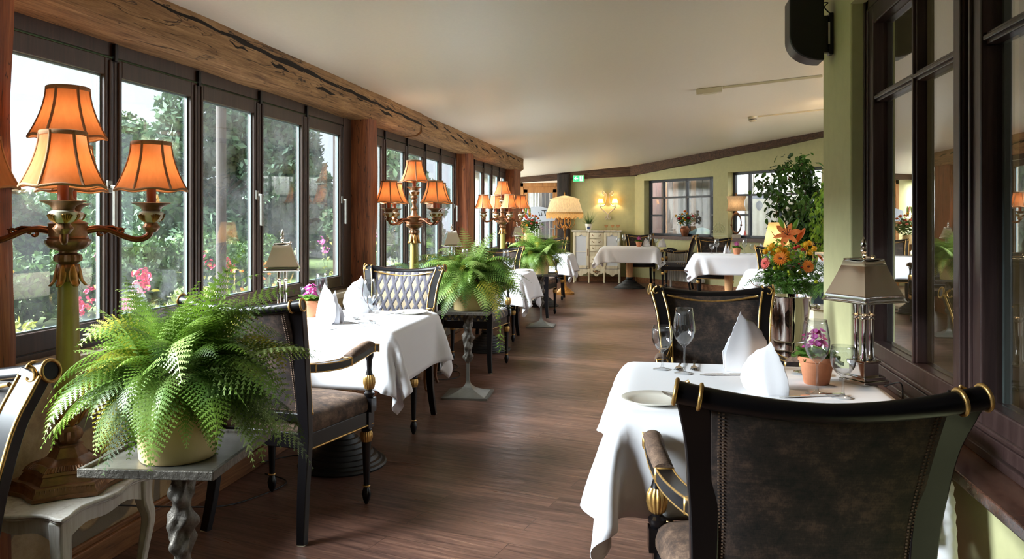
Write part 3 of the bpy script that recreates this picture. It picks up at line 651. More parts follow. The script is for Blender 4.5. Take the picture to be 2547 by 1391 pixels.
MB().lathe([(.02,-.9),(.02,.0)], 8).build('pole', M['iron'], pr)
MB().box((1.9, 19, -.25), (22, 14, .3)).build('terrace_ground', M['ledge'], smooth=0, kind='structure').location = (0, -.0, -.35)
# ---- ceiling fittings on the slope
cs = math.atan(.09)
def onceil(x, y): return (x, y, ceil_z(x))
def ceilthing(name, lab, cat, x, y, rz=0):
    t = thing(name, lab, cat, (x, y, ceil_z(x)-.002)); t.rotation_euler = (0, -cs, 0); return t

lamp('inner_room_fill', 'POINT', 5, (1,.80,.62), (2.3, 1.6, 2.0), None, shadow_soft_size=.15)  # added light without a fixture, brightens the curtains behind the casements

# unseen wall added behind the camera to keep the foreground dark
MB().box((.8, -1.55, 1.25), (6.2, .1, 2.5)).build('wall_front_added', M['darkpost'], smooth=0, kind='structure')
rt = thing('window_9', None, None); rt['kind'] = 'structure'; g = MB()  # unseen open roof and side, added to daylight the far tables
for y in (4.15, 5.9, 7.6, 9.3, 11.0):
    xa = .2*(y-4.05)+1.06; g.box(((xa+3.7)/2, y, ceil_z((xa+3.7)/2)+.04), (3.7-xa, .06, .08), Ry(-math.atan(.09))); g.box((3.7, y, 1.3), (.08, .08, 2.6))
g.box((3.7, 7.6, .06), (.1, 7.0, .12)).box((3.7, 7.6, 2.62), (.1, 7.0, .1))
g.build('window_frame', M['frame'], rt, 0)
# ================================================================ CEILING AND WALL FITTINGS
t = ceilthing('emergency_light', 'white box emergency light on the ceiling at the end of its long cable duct', 'ceiling light', .445, 6.82)
MB().box((0, 0, -.022), (.21, .05, .044)).build('housing', M['whiteplastic'], t, 0, bevel=.003)
MB().box((0, -.0, -.05), (.12, .03, .012)).build('diffuser', M['ceiling'], t, 0)
t = ceilthing('cable_duct', 'thin white cable duct running from the box emergency light', 'cable duct', .955, 6.82)
MB().box((0, 0, -.009), (.80, .02, .018)).build('duct', M['whiteplastic'], t, 0)
t = ceilthing('smoke_detector', 'small round white smoke detector with dark slots on the ceiling', 'smoke detector', 1.09, 9.31)
MB().lathe([(.05,0),(.05,-.015),(.046,-.02),(.044,-.045),(.03,-.058),(0,-.06)], 24).build('housing', M['whiteplastic'], t, 40)
MB().torus((0,0,-.032), .0445, .004, 24, 6).build('slot', M['black'], t, 180)
t = ceilthing('cable_duct', 'thinner white cable duct running from the smoke detector', 'cable duct', 1.54, 9.31)
MB().box((0, 0, -.007), (.78, .016, .014)).build('duct', M['whiteplastic'], t, 0)
# loudspeaker on the pier
sp = thing('loudspeaker', 'black wall loudspeaker with curved underside mounted high on the green pier', 'loudspeaker', (.70, 3.80, 1.99))
prof = [(.0,.0)]+[(.0-.15*math.sin(a)**.9 if a > 0 else 0, .11-.11*math.cos(a)) for a in [PI/2*i/10 for i in range(1, 11)]]+[(-.15,.29),(.0,.29)]
pp = [(x+.05, z) for x, z in prof]
MB().prism(pp, -.07, .07, Rx(PI/2)).build('cabinet', M['plastic'], sp, 40, bevel=.006)
MB().box((.066, .0, .13), (.03, .03, .17)).box((.09, 0, .13), (.018, .05, .19)).build('bracket', M['black'], sp, 0, bevel=.003)
MB().box((.078, -.03, .13), (.008, .006, .10)).build('bracket_plate', M['white'], sp, 0)
MB().tube(spline([(.05,-.02,.27),(.075,-.02,.27),(.06,-.02,.25),(.085,-.02,.22)]), .003, 6).build('cable', M['rubber'], sp, 180)
# ================================================================ CHAIRS
def chair_proto(name, fab, fabseat):
    t = thing(name, None, 'chair')
    # stile-and-rear-leg: foot, sabre, seat, scroll
    for sx in (-1, 1):
        C_ = spline([(.228,-.05,0),(.214,-.022,.16),(.21,0,.36),(.21,-.004,.5),(.213,-.03,.68),(.225,-.068,.83),(.243,-.105,.915),(.252,-.118,.945)], 5)
        C_ = [(x*sx, y, z) for x, y, z in C_]
        m = len(C_); o = MB().sweep(C_, [.034+.014*min(1, j/12)+.012*max(0, min(1, (j-14)/8)) for j in range(m)], [.034-.002*j/m for j in range(m)]).build('rear_leg', M['black'], t, 40, bevel=.004)
        up = C_[15:-1]
        g = MB()
        for off in (-.025, .025):
            g.tube([(p[0]+off*min(1,.8+.025*k), p[1]+.0165, p[2]) for k, p in enumerate(up)], .0048, 6)
        g.box((C_[15][0], C_[15][1]+.0175, C_[15][2]), (.054, .008, .009))
        # outward volute in front
        vx = .262*sx; q = [(vx-sx*.012+sx*(.024-.0028*k)*math.cos(PI/2-k*.55)*1.0, -.098, .938+(.024-.0028*k)*math.sin(PI/2-k*.55)) for k in range(9)]
        g.tube(q, .0048, 6)
        g.build('gold_line', M['gold'], o, 180)
        MB().box((0,0,.004), (.03,.03,.008)).build('glide', M['ivory'], o, 0).location = (.228*sx, -.05, 0)
    # crest rail
    def cp(u): return (u*.28, -.125-.022*(1-u*u), .918+.03*abs(u)**1.7)
    P = [cp(-1+2*i/28) for i in range(29)]; 
    MB().tube(P, [.0185+.004*abs(-1+2*i/28)**2 for i in range(29)], 14).build('crest_rail', M['black'], t, 60)
    for u in (-1, -.84, .84, 1):
        p = Vector(cp(u)); d = (Vector(cp(min(1,u+.02)))-Vector(cp(max(-1,u-.02)))).normalized()
        Q = Vector((0,0,1)).rotation_difference(d).to_matrix()
        MB().torus(p, .0232, .0042, 22, 8, Q).build('gold_ring', M['gold'], t, 180)
    g = MB(); g.tube([(u*.205, cp(u)[1]+.03, cp(u)[2]-.026) for u in [-1+i/10 for i in range(21)]], .0055, 6); g.build('gold_line', M['gold'], t, 180)
    # upholstered back: closed thick panel
    def back(f):
        def fn(u, v):
            z = .50+v*.415+ (.028*abs(2*u-1)**1.7*v); w = .197+.018*max(0, v-.4)/.6
            y = -.004-.125*max(0, (z-.5)/.43)**1.7 - .016*(1-(2*u-1)**2)*v
            e = (1-(2*abs(u-.5))**6)*(1-(2*abs(v-.5))**6)
            return ((2*u-1)*w, y+f*(.008+.013*e), z)
        return fn
    bk = MB().grid(back(1), 26, 18).grid(back(-1), 26, 18)
    n = 27*19; side = []
    bnd = [i for i in range(27)]+[j*27+26 for j in range(1, 19)]+[18*27+25-i for i in range(26)]+[(17-j)*27 for j in range(17)]
    for i in range(len(bnd)): a, b = bnd[i], bnd[(i+1) % len(bnd)]; side.append((a, a+n, b+n, b))
    bk.f = [tuple(reversed(f)) if max(f) < n else f for f in bk.f]; bk.f += side
    bp = bk.build('back_panel', fab, t, 60)
    s = MB(); F = back(-1); nn = 150; rnd = random.Random(2)
    for f_, pts in (( -1, [(.03, k/60) for k in range(1, 60)]+[(.97, k/60) for k in range(1, 60)]+[(k/60, .97) for k in range(2, 59)]+[(k/60, .03) for k in range(2, 59)]+[(.05, k/60) for k in range(1, 60)]+[(.95, k/60) for k in range(1, 60)]),):
        for u, v in pts:
            p = back(f_)(u, v); s.box((p[0], p[1]-.0012, p[2]), (.0032,.0025,.0032))
    s.build('stitching', M['stitch'], bp, 0)
    MB().box((0, -.002, .485), (.40, .03, .035)).build('lower_rail', M['black'], t, 0, bevel=.004)
    # seat rail, bowed
    def outline(k, n=10):
        pts = []
        for i in range(n+1): a = i/n; pts.append((-.225*k-(.045)*k*a, .0-(.0)+.44*a*k))
        for i in range(1, n+1): a = i/n; pts.append((-.27*k+.54*k*a, .44*k+.045*math.sin(PI*a)))
        for i in range(1, n+1): a = i/n; pts.append((.27*k-.045*k*a, .44*k-.44*k*a))
        return pts
    o = outline(1); MB().prism(o, .355, .42).build('seat_rail', M['black'], t, 30, bevel=.004)
    MB().tube([(x*1.006, y*1.004+.001, .357) for x, y in o], .0045, 6).build('gold_line', M['gold'], t, 180)
    # cushion
    cu = MB(); L = []
    for k, z in ((.985,.418),(1.01,.432),(1.012,.452),(.985,.474),(.93,.488),(.8,.498),(.55,.505),(.25,.508)):
        L.append([(x*k, .21+(y-.21)*k, z) for x, y in o])
    m = len(o); vs = [p for r in L for p in r]; fs = [(j*m+i, j*m+(i+1)%m, (j+1)*m+(i+1)%m, (j+1)*m+i) for j in range(len(L)-1) for i in range(m)]
    vs.append((0,.22,.509)); fs += [(7*m+i, 7*m+(i+1)%m, len(vs)-1) for i in range(m)]; fs.append(tuple(range(m-1,-1,-1)))
    cu.add(vs, fs).build('seat_cushion', fabseat, t, 60)
    # front legs
    for sx in (-1, 1):
        x, y = .248*sx, .425
        lg = MB().box((0,0,.385), (.05,.05,.085)).lathe([(.0115,.05),(.0115,.36)], 12).lathe([(.02,.345),(.026,.335),(.02,.325)], 16)
        lg.lathe([(.0215,.278),(.02,.26),(.013,.10),(.0125,.085)], 16).lathe([(.012,.075),(.018,.06),(.021,.045),(.016,.02),(.009,.004),(.007,0)], 16)
        o = lg.build('front_leg', M['black'], t, 40, loc=(x, y, 0))
        MB().lathe([(.015,.276),(.022,.28),(.0265,.30,.07),(.0255,.318,.07),(.018,.33)], 72, flute=16).build('gold_collar', M['gold'], o, 50)
        MB().torus((0,0,.081), .0135, .004, 16, 6).build('gold_ring', M['gold'], o, 50)
    # arms
    for sx in (-1, 1):
        path = spline([(.214,-.02,.685),(.235,.08,.672),(.258,.20,.668),(.272,.30,.683),(.276,.40,.700),(.276,.455,.694)], 6)
        path = [(p[0]*sx, p[1], p[2]) for p in path]; m = len(path)
        ar = MB().sweep(path, .042, .032).build('armrest', M['black'], t, 40, bevel=.004)
        g = MB()
        for ox in (-.0195, .0195):
            for oz in (-.0155, .0155): g.tube([(p[0]+ox, p[1], p[2]+oz) for p in path[:-1]], .003, 5)
        for k in (3, 14, m-6, m-2):
            p = path[k]; g.box((p[0], p[1], p[2]), (.046, .010, .036))
        g.build('gold_line', M['gold'], ar, 180)
        pd = MB(); rr = path[14:m-5]; K = len(rr); vs = []
        for j, p in enumerate(rr):
            h = .030*math.sin(PI*(j+.6)/(K+.2))**.35
            for i in range(10):
                a = PI*i/9; vs.append((p[0]+.0235*math.cos(a), p[1], p[2]+.012+h*math.sin(a)**.8))
        fs = [(j*10+i, (j+1)*10+i, (j+1)*10+i+1, j*10+i+1) for j in range(K-1) for i in range(9)]+[tuple(range(10)), tuple((K-1)*10+9-i for i in range(10))]+[(j*10, j*10+9, (j+1)*10+9, (j+1)*10) for j in range(K-1)]
        pd.add(vs, fs).build('arm_pad', fabseat, ar, 60)
        su = MB().box((0,0,.445), (.046,.046,.06)).lathe([(.0105,.46),(.0105,.665)], 12).lathe([(.017,.475),(.024,.49),(.024,.498),(.014,.505),(.014,.512)], 16).lathe([(.017,.578),(.011,.60),(.013,.64),(.02,.662),(.02,.675)], 16)
        o = su.build('arm_support', M['black'], t, 40, loc=(.262*sx, .425, 0))
        MB().lathe([(.013,.51),(.021,.518,.06),(.0265,.54,.07),(.0255,.562,.07),(.018,.578,.04)], 72, flute=16).build('gold_urn', M['gold'], o, 50)
    return t
M['stitch'] = plain('pale_stitching', rgb(112,88,70), .8)
brown = chair_proto('dining_armchair', M['velvet'], M['velvet_seat'])
latt = chair_proto('dining_armchair', M['lattice'], M['lattice'])
dot = chair_proto('dining_armchair', M['dotted'], M['dotted'])
GC = 'black and gold armchairs around the tables'
# F: near right, back to us
def chair(proto, x, y, rz, lab): return place(proto, (x, y, 0), rz, lab, GC)
chair(brown, .305, 1.675, 5.3, 'brown velvet armchair seen from behind at the set table beside the green pier')
chair(brown, -1.575, 2.945, -8, 'brown velvet armchair seen from behind, pushed up beside the nearest fern stand')
chair(latt, -1.645, 4.88, 179, 'navy lattice armchair facing us beyond the first window table, its full back in view')
chair(latt, -1.555, 6.35, -3, 'navy lattice armchair with its back to us behind the middle fern stand')
chair(brown, .265, 3.60, 185, 'brown velvet armchair facing us across the table with the terracotta pot')
chair(brown, -1.565, 1.36, 181, 'armchair cut off at the frame edge beside the white lamp table, gold scroll showing')
chair(brown, -1.69, 8.33, 181, 'brown velvet armchair facing us beyond the second window table')
chair(brown, -1.57, 9.9, -2, 'brown velvet armchair with its back to us behind the farthest fern stand')
chair(brown, -1.66, 12.42, 180, 'brown velvet armchair facing us beyond the third window table')
# tables: (name, centre, sizes)
# ================================================================ TABLES
def table_proto(hx, hy):
    t = thing('dining_table', None, 'table')
    MB().box((0,0,.728), (2*hx-.05, 2*hy-.05, .022)).build('tabletop', M['lightwood'], t, 0, bevel=.004)
    MB().lathe([(.045,.20),(.048,.25),(.055,.70),(.07,.717)], 24).build('column', M['lightwood'], t, 40)
    pr = [(.225,0),(.228,.008),(.222,.018)]
    for k in range(7): r = .205-.024*k; z = .022+.021*k; pr += [(r,z),(r-.004,z+.012),(r-.02,z+.014)]
    pr += [(.056,.175),(.05,.2),(0,.205)]
    MB().lathe(pr, 48).build('base_foot', M['rubber'], t, 30)
    return t
# cloth: a small mass-spring drape, computed once
def drape(hx, hy, over, n, barrier=None, seed=0, steps=260):
    Lx, Ly = hx+over, hy+over; rnd = np.random.RandomState(seed)
    xs = np.linspace(-Lx, Lx, n); ys = np.linspace(-Ly, Ly, n)
    X, Y = np.meshgrid(xs, ys); P = np.stack([X, Y, np.full_like(X, .7515)], -1)
    ex = np.maximum(np.abs(X)-hx, 0); ey = np.maximum(np.abs(Y)-hy, 0); d0 = np.hypot(ex, ey); out = d0 > 0
    P[...,0] -= np.sign(X)*ex*.55; P[...,1] -= np.sign(Y)*ey*.55; P[...,2] -= d0*.75
    P[out] += (rnd.rand(int(out.sum()), 3)-.5)*.012
    fixed = P[~out].copy(); dx, dy = xs[1]-xs[0], ys[1]-ys[0]; dg = math.hypot(dx, dy)
    cons = ((1,0,dx,1),(0,1,dy,1),(1,1,dg,.5),(-1,1,dg,.5),(2,0,2*dx,.12),(0,2,2*dy,.12))
    w = np.where(out, 1., 0.)[..., None]; prev = P.copy(); g = .00055; m = .006
    for st in range(steps):
        vel = (P-prev)*(.97 if st < steps*.5 else .86); prev = P.copy(); P = P+vel*w; P[...,2] -= g*w[...,0]
        for it in range(14):
            for ox, oy, L, k in cons:
                a0, a1 = slice(0, n-oy), slice(oy, n)
                b0, b1 = (slice(0, n-ox), slice(ox, n)) if ox >= 0 else (slice(-ox, n), slice(0, n+ox))
                d = P[a1, b1]-P[a0, b0]; ln = np.sqrt((d*d).sum(-1, keepdims=True))+1e-9
                wa, wb_ = w[a0, b0], w[a1, b1]; c = d*((ln-L)/ln)*(.42*k)*np.where(wa+wb_ < 1.5, 1.6, 1.)
                P[a0, b0] += c*wa; P[a1, b1] -= c*wb_
        low = out & (np.abs(P[...,0]) < hx+m) & (np.abs(P[...,1]) < hy+m) & (P[...,2] < .749)
        px = hx+m-np.abs(P[...,0]); py = hy+m-np.abs(P[...,1]); sx = low & (px < py); sy = low & ~(px < py)
        P[...,0] = np.where(sx, np.sign(P[...,0])*(hx+m), P[...,0]); P[...,1] = np.where(sy, np.sign(P[...,1])*(hy+m), P[...,1])
        if barrier is not None: P[...,0] = np.maximum(P[...,0], barrier)
        P[~out] = fixed
    k1 = np.array([.25,.5,.25])   # soften the finest ripples
    Q = P.copy(); Q[1:-1] = .25*P[:-2]+.5*P[1:-1]+.25*P[2:]; P2 = Q.copy(); P2[:,1:-1] = .25*Q[:,:-2]+.5*Q[:,1:-1]+.25*Q[:,2:]
    P = P2
    vs = P.reshape(-1, 3).tolist(); fs = [(j*n+i, j*n+i+1, (j+1)*n+i+1, (j+1)*n+i) for j in range(n-1) for i in range(n-1)]
    me = bpy.data.meshes.new('tablecloth'); me.from_pydata(vs, [], fs); me.polygons.foreach_set('use_smooth', [True]*len(fs)); me.materials.append(M['cloth']); me.update()
    return me
H_ = .405
me_wall = drape(H_, H_, .262, 60, -H_-.02, 1); me_free = drape(H_, H_, .262, 52, None, 4)
tp = table_proto(H_, H_); first_cloth = [None]
def cloth(me, loc, rz, lab, sc=(1,1,1)):
    if isinstance(me, bpy.types.Mesh): o = bpy.data.objects.new('tablecloth', me)
    COL.objects.link(o); o.location = loc; o.rotation_euler = (0,0,R(rz)); o.scale = sc
    s = o.modifiers.new('solidify', 'SOLIDIFY'); s.thickness = .0016; s.offset = 1
    tag(o, lab, 'tablecloth', 'white cloths over the dining tables'); return o
GT = 'dining tables under white cloths'
TB = [((-1.60, 3.85), 0, 'w', 'first window table before the lattice chair', 1), ((-1.60, 7.41), 0, 'w', 'second window table between the two farther fern stands', 1), ((-1.60, 11.25), 0, 'w', 'third window table near the fringed floor lamp', 1),
      ((.295, 2.525), 180, 'w', 'table beside the green pier', 1), ((-.46, 14.35), 0, 'f', 'far table in front of the cream cabinet', 1.25), ((1.04, 11.7), 0, 'f', 'far table in front of the radiator', 1.18), ((1.32, 8.0), 0, 'f', 'table half hidden by the lily bouquet', 1)]
for (x, y), rz, k, nm, sx in TB:
    place(tp, (x, y, 0), 0, 'pedestal table with black stepped foot, the '+nm, GT, (sx,1,1))
    cloth(me_wall if k == 'w' else me_free, (x, y, 0), rz, 'white cloth over the '+nm, (sx,1,1))
chair(brown, -.30, 15.2, 184, 'brown velvet armchair facing us behind the far table by the cream cabinet')
chair(dot, .58, 14.15, 82, 'dotted brocade armchair in side view between the two far tables')
chair(brown, .90, 12.62, 178, 'brown velvet armchair facing us behind the far table before the radiator')
chair(brown, 1.36, 8.98, 176, 'brown velvet armchair facing us behind the lily bouquet')
chair(brown, 2.15, 10.25, 150, 'brown velvet armchair mostly hidden by climbing leaves behind the bouquet')
# ================================================================ TABLEWARE
def glass_proto(kind):
    t = thing('wine_glass', None, 'wine glass')
    if kind == 't': pr = [(.033,0),(.0335,.0015),(.018,.004),(.006,.008),(.0035,.02),(.0035,.085),(.006,.093),(.018,.102),(.031,.120),(.0365,.142),(.0365,.16),(.031,.20),(.0275,.222),(.0265,.222),(.030,.199),(.0352,.16),(.0352,.143),(.03,.122),(.017,.105),(0,.098)]
    else: pr = [(.032,0),(.0325,.0015),(.016,.004),(.006,.008),(.0038,.018),(.0038,.055),(.007,.064),(.02,.073),(.032,.09),(.0365,.11),(.035,.135),(.0325,.152),(.0315,.152),(.034,.134),(.0352,.11),(.031,.092),(.019,.076),(0,.068)]
    MB().lathe(pr, 28, caps=True).build('glass_body', M['glass'], t, 180)
    return t
gt, gs = glass_proto('t'), glass_proto('s')
def glass(k, x, y, lab, z=.7525, sc=1): return place(gt if k == 't' else gs, (x, y, z), 0, lab, 'wine glasses on the tables', sc)
glass('s', .024, 2.77, 'small round wine glass at the outer edge of the table beside the pier')
glass('t', .096, 2.71, 'tall wine glass beside the small round one at the outer table edge')
glass('t', .476, 2.47, 'tall wine glass in front of the terracotta pot with pink flowers')
glass('s', .54, 2.43, 'small round wine glass beside the nickel lamp base')
glass('t', -1.396, 3.70, 'tall wine glass on the first window table in front of the lattice chair')
glass('s', -1.352, 3.65, 'small round wine glass on the first window table in front of the lattice chair')
glass('t', -1.80, 4.04, 'tall wine glass behind the standing napkin by the first window sill')
glass('s', -1.86, 3.98, 'small wine glass behind the pink flowers by the first window sill')
glass('t', -1.37, 7.18, 'tall wine glass on the second window table beside the fern')
glass('s', -1.31, 7.12, 'small round wine glass on the second window table')
glass('t', -1.83, 7.45, 'wine glass rim behind the middle fern near the second silver lamp')
for lab, k, px, y in (('small wine glass at the cabinet end of the far table', 's', -.68, 14.5), ('tall wine glass at the cabinet end of the far table', 't', -.57, 14.55), ('tall wine glass between the napkins on the far table', 't', -.10, 14.3), ('small wine glass between the napkins on the far table', 's', .01, 14.35),
    ('small wine glass at the outer end of the radiator table', 's', .80, 11.6), ('tall wine glass at the outer end of the radiator table', 't', .88, 11.78), ('tall wine glass beside the potted flower on the radiator table', 't', 1.27, 11.75), ('small wine glass beside the potted flower on the radiator table', 's', 1.36, 11.62),
    ('wine glass on the table edge behind the coral gerbera', 't', 1.04, 7.72)): glass(k, px, y, lab)
def plate_proto():
    t = thing('side_plate', None, 'plate'); MB().lathe([(.055,0),(.058,.002),(.062,.005),(.09,.012),(.0915,.0145),(.09,.0155),(.064,.0085),(.058,.006),(0,.0055)], 40).build('plate_body', M['porcelain'], t, 50); return t
pp_ = plate_proto()
for x, y, lab in ((-.005, 2.27, 'white side plate with butter knife at the near corner of the pier table'), (-1.31, 4.12, 'white side plate at the corner of the first window table before the lattice chair'), (-1.27, 7.62, 'white side plate on the second window table'), (-1.3, 11.4, 'white side plate on the third window table')):
    place(pp_, (x, y, .7525), 0, lab, 'side plates')
def cutlery(kind):
    t = thing(kind, None, 'cutlery'); mb = MB()
    if kind == 'dinner_knife':
        mb.sweep([(0,-.105,.004),(0,-.06,.005),(0,.0,.005)], [.012,.010,.008], [.006,.006,.005]).sweep([(0,0,.005),(0,.04,.0045),(0,.08,.004),(0,.10,.003)], [.009,.016,.016,.004], [.0015]*4)
    elif kind == 'dinner_fork':
        mb.sweep(spline([(0,-.10,.003),(0,-.05,.006),(0,.0,.007),(0,.03,.004),(0,.05,.003)],3), [.016]*2+[.012]*2+[.007]*4+[.010]+[.020]*3+[.024], .002)
        for k in range(4): mb.sweep([(-.009+.006*k,.05,.003),(-.009+.006*k,.075,.003),(-.009+.006*k,.095,.007)], [.003,.003,.0015], .0018)
    else:
        mb.sweep(spline([(0,-.10,.003),(0,-.05,.006),(0,.0,.007),(0,.04,.005)],3), [.015,.014,.012,.009,.007,.006,.006,.006,.006,.006], .002)
        mb.add([(.02*math.cos(a)*r, .066+.03*math.sin(a)*r, .003+.006*r*r) for r in (0,.4,.7,1) for a in [TAU*i/14 for i in range(14)]], [(j*14+i, j*14+(i+1)%14, (j+1)*14+(i+1)%14, (j+1)*14+i) for j in range(3) for i in range(14)])
    mb.build(kind+'_body', M['steel'], t, 60, solid=.0012 if kind == 'dessert_spoon' else 0); return t
kn, fk, spn = cutlery('dinner_knife'), cutlery('dinner_fork'), cutlery('dessert_spoon')
GQ = 'cutlery on the tables'
def cut(p, x, y, rz, lab, z=.7535): return place(p, (x, y, z), rz, lab, GQ)
cut(fk, .085, 2.83, 172, 'fork lying tines towards us behind the small round glass'); cut(fk, .135, 2.84, 176, 'second fork lying tines towards us behind the tall glass')
cut(kn, .245, 2.70, 100, 'knife whose handle shows beside the tall folded napkin'); cut(spn, .50, 2.83, 160, 'spoon behind the terracotta pot, nearer the napkin')
cut(spn, .56, 2.81, 165, 'spoon just behind the terracotta pot rim'); cut(kn, .45, 2.42, 110, 'knife tip showing between the napkin and the tall glass')
k_ = cut(kn, .045, 2.27, 20, 'butter knife resting across the side plate', .767); k_.scale = (.8,.75,.8)
cut(kn, -1.47, 3.58, -40, 'knife at the near edge of the first window table'); cut(kn, -1.44, 3.55, -40, 'second knife at the near edge of the first window table')
cut(fk, -1.43, 4.07, -55, 'fork on the first window table beside the corner plate'); cut(fk, -1.46, 4.03, -55, 'second fork beside the corner plate on the first window table')
cut(spn, -1.47, 3.80, 60, 'spoon between the two napkins on the first window table'); cut(spn, -1.52, 3.70, 75, 'spoon beside the near napkin on the first window table')
# napkins
def napkin_proto(seed, h=.19, w=.085, sg=1):
    # square folded into a standing leaf: bulging sail with a side fold wrapped round it
    t = thing('folded_napkin', None, 'napkin'); mb = MB()
    ks = (0, .12, .3, .5, .7, .86, 1); xl = (-.55, -.88, -1.0, -.93, -.72, -.42, .10); xr = (.95, .98, .92, .78, .58, .38, .22)
    def itp(v, ys):
        v = min(.9999, max(0, v)); i = next(k for k in range(6) if v < ks[k+1]); f = (v-ks[i])/(ks[i+1]-ks[i]); f = f*f*(3-2*f); return ys[i]+(ys[i+1]-ys[i])*f
    def body(k, kd, y0, s):
        def fn(u, v):
            a = TAU*u; L, R_ = itp(v, xl), itp(v, xr); c, hw = (L+R_)/2, (R_-L)/2; cx = math.cos(a); d = (1-abs(cx)**1.6)*math.copysign(1, math.sin(a) or 1)
            return (s*sg*w*k*(c+hw*cx), y0+w*kd*(1-v**1.5)*d*(.9+.12*math.sin(5*cx+seed))-.01*v, h*k*v*(1+.05*cx))
        return fn
    mb.grid(body(1, .42, .012, 1), 40, 18); mb.grid(body(.80, .34, -.026, -1), 36, 14)
    mb.grid(lambda u, v: (sg*w*(-.75+1.45*u), -.048-.016*math.sin(PI*u)-.010*v, h*.50*v*(.30+.70*(1-abs(u-.62)*1.5 if abs(u-.62) < .6 else .1))), 16, 8)
    mb.build('linen', M['napkin'], t, 180, solid=.0022); return t
na, nb = napkin_proto(1, .195, .082), napkin_proto(2, .15, .072, -1)
GN = 'white folded napkins on the tables'
for p, x, y, rz, lab in ((na, .305, 2.80, 200, 'tall rounded white napkin behind the other napkin on the pier table'), (nb, .325, 2.45, 160, 'white napkin standing just beyond the nearest chair back'), (na, -1.60, 3.66, 150, 'white napkin on the first window table beside the armchair back'), (na, -1.62, 4.12, 20, 'pointed white napkin before the lattice chair on the first window table'),
    (nb, -.16, 14.32, 30, 'white napkin beside the pink flower on the far cabinet table'), (nb, .12, 14.2, 200, 'white napkin at the window end of the far cabinet table'), (nb, 1.02, 11.85, 80, 'rounded white napkin behind the potted flower on the radiator table'), (nb, 1.5, 11.7, 10, 'pointed white napkin at the window end of the radiator table'), (nb, -1.75, 7.2, 10, 'white napkin on the second window table behind the fern'), (nb, 1.62, 8.2, 40, 'white napkin behind the lily bouquet')):
    place(p, (x, y, .7525), rz, lab, GN)
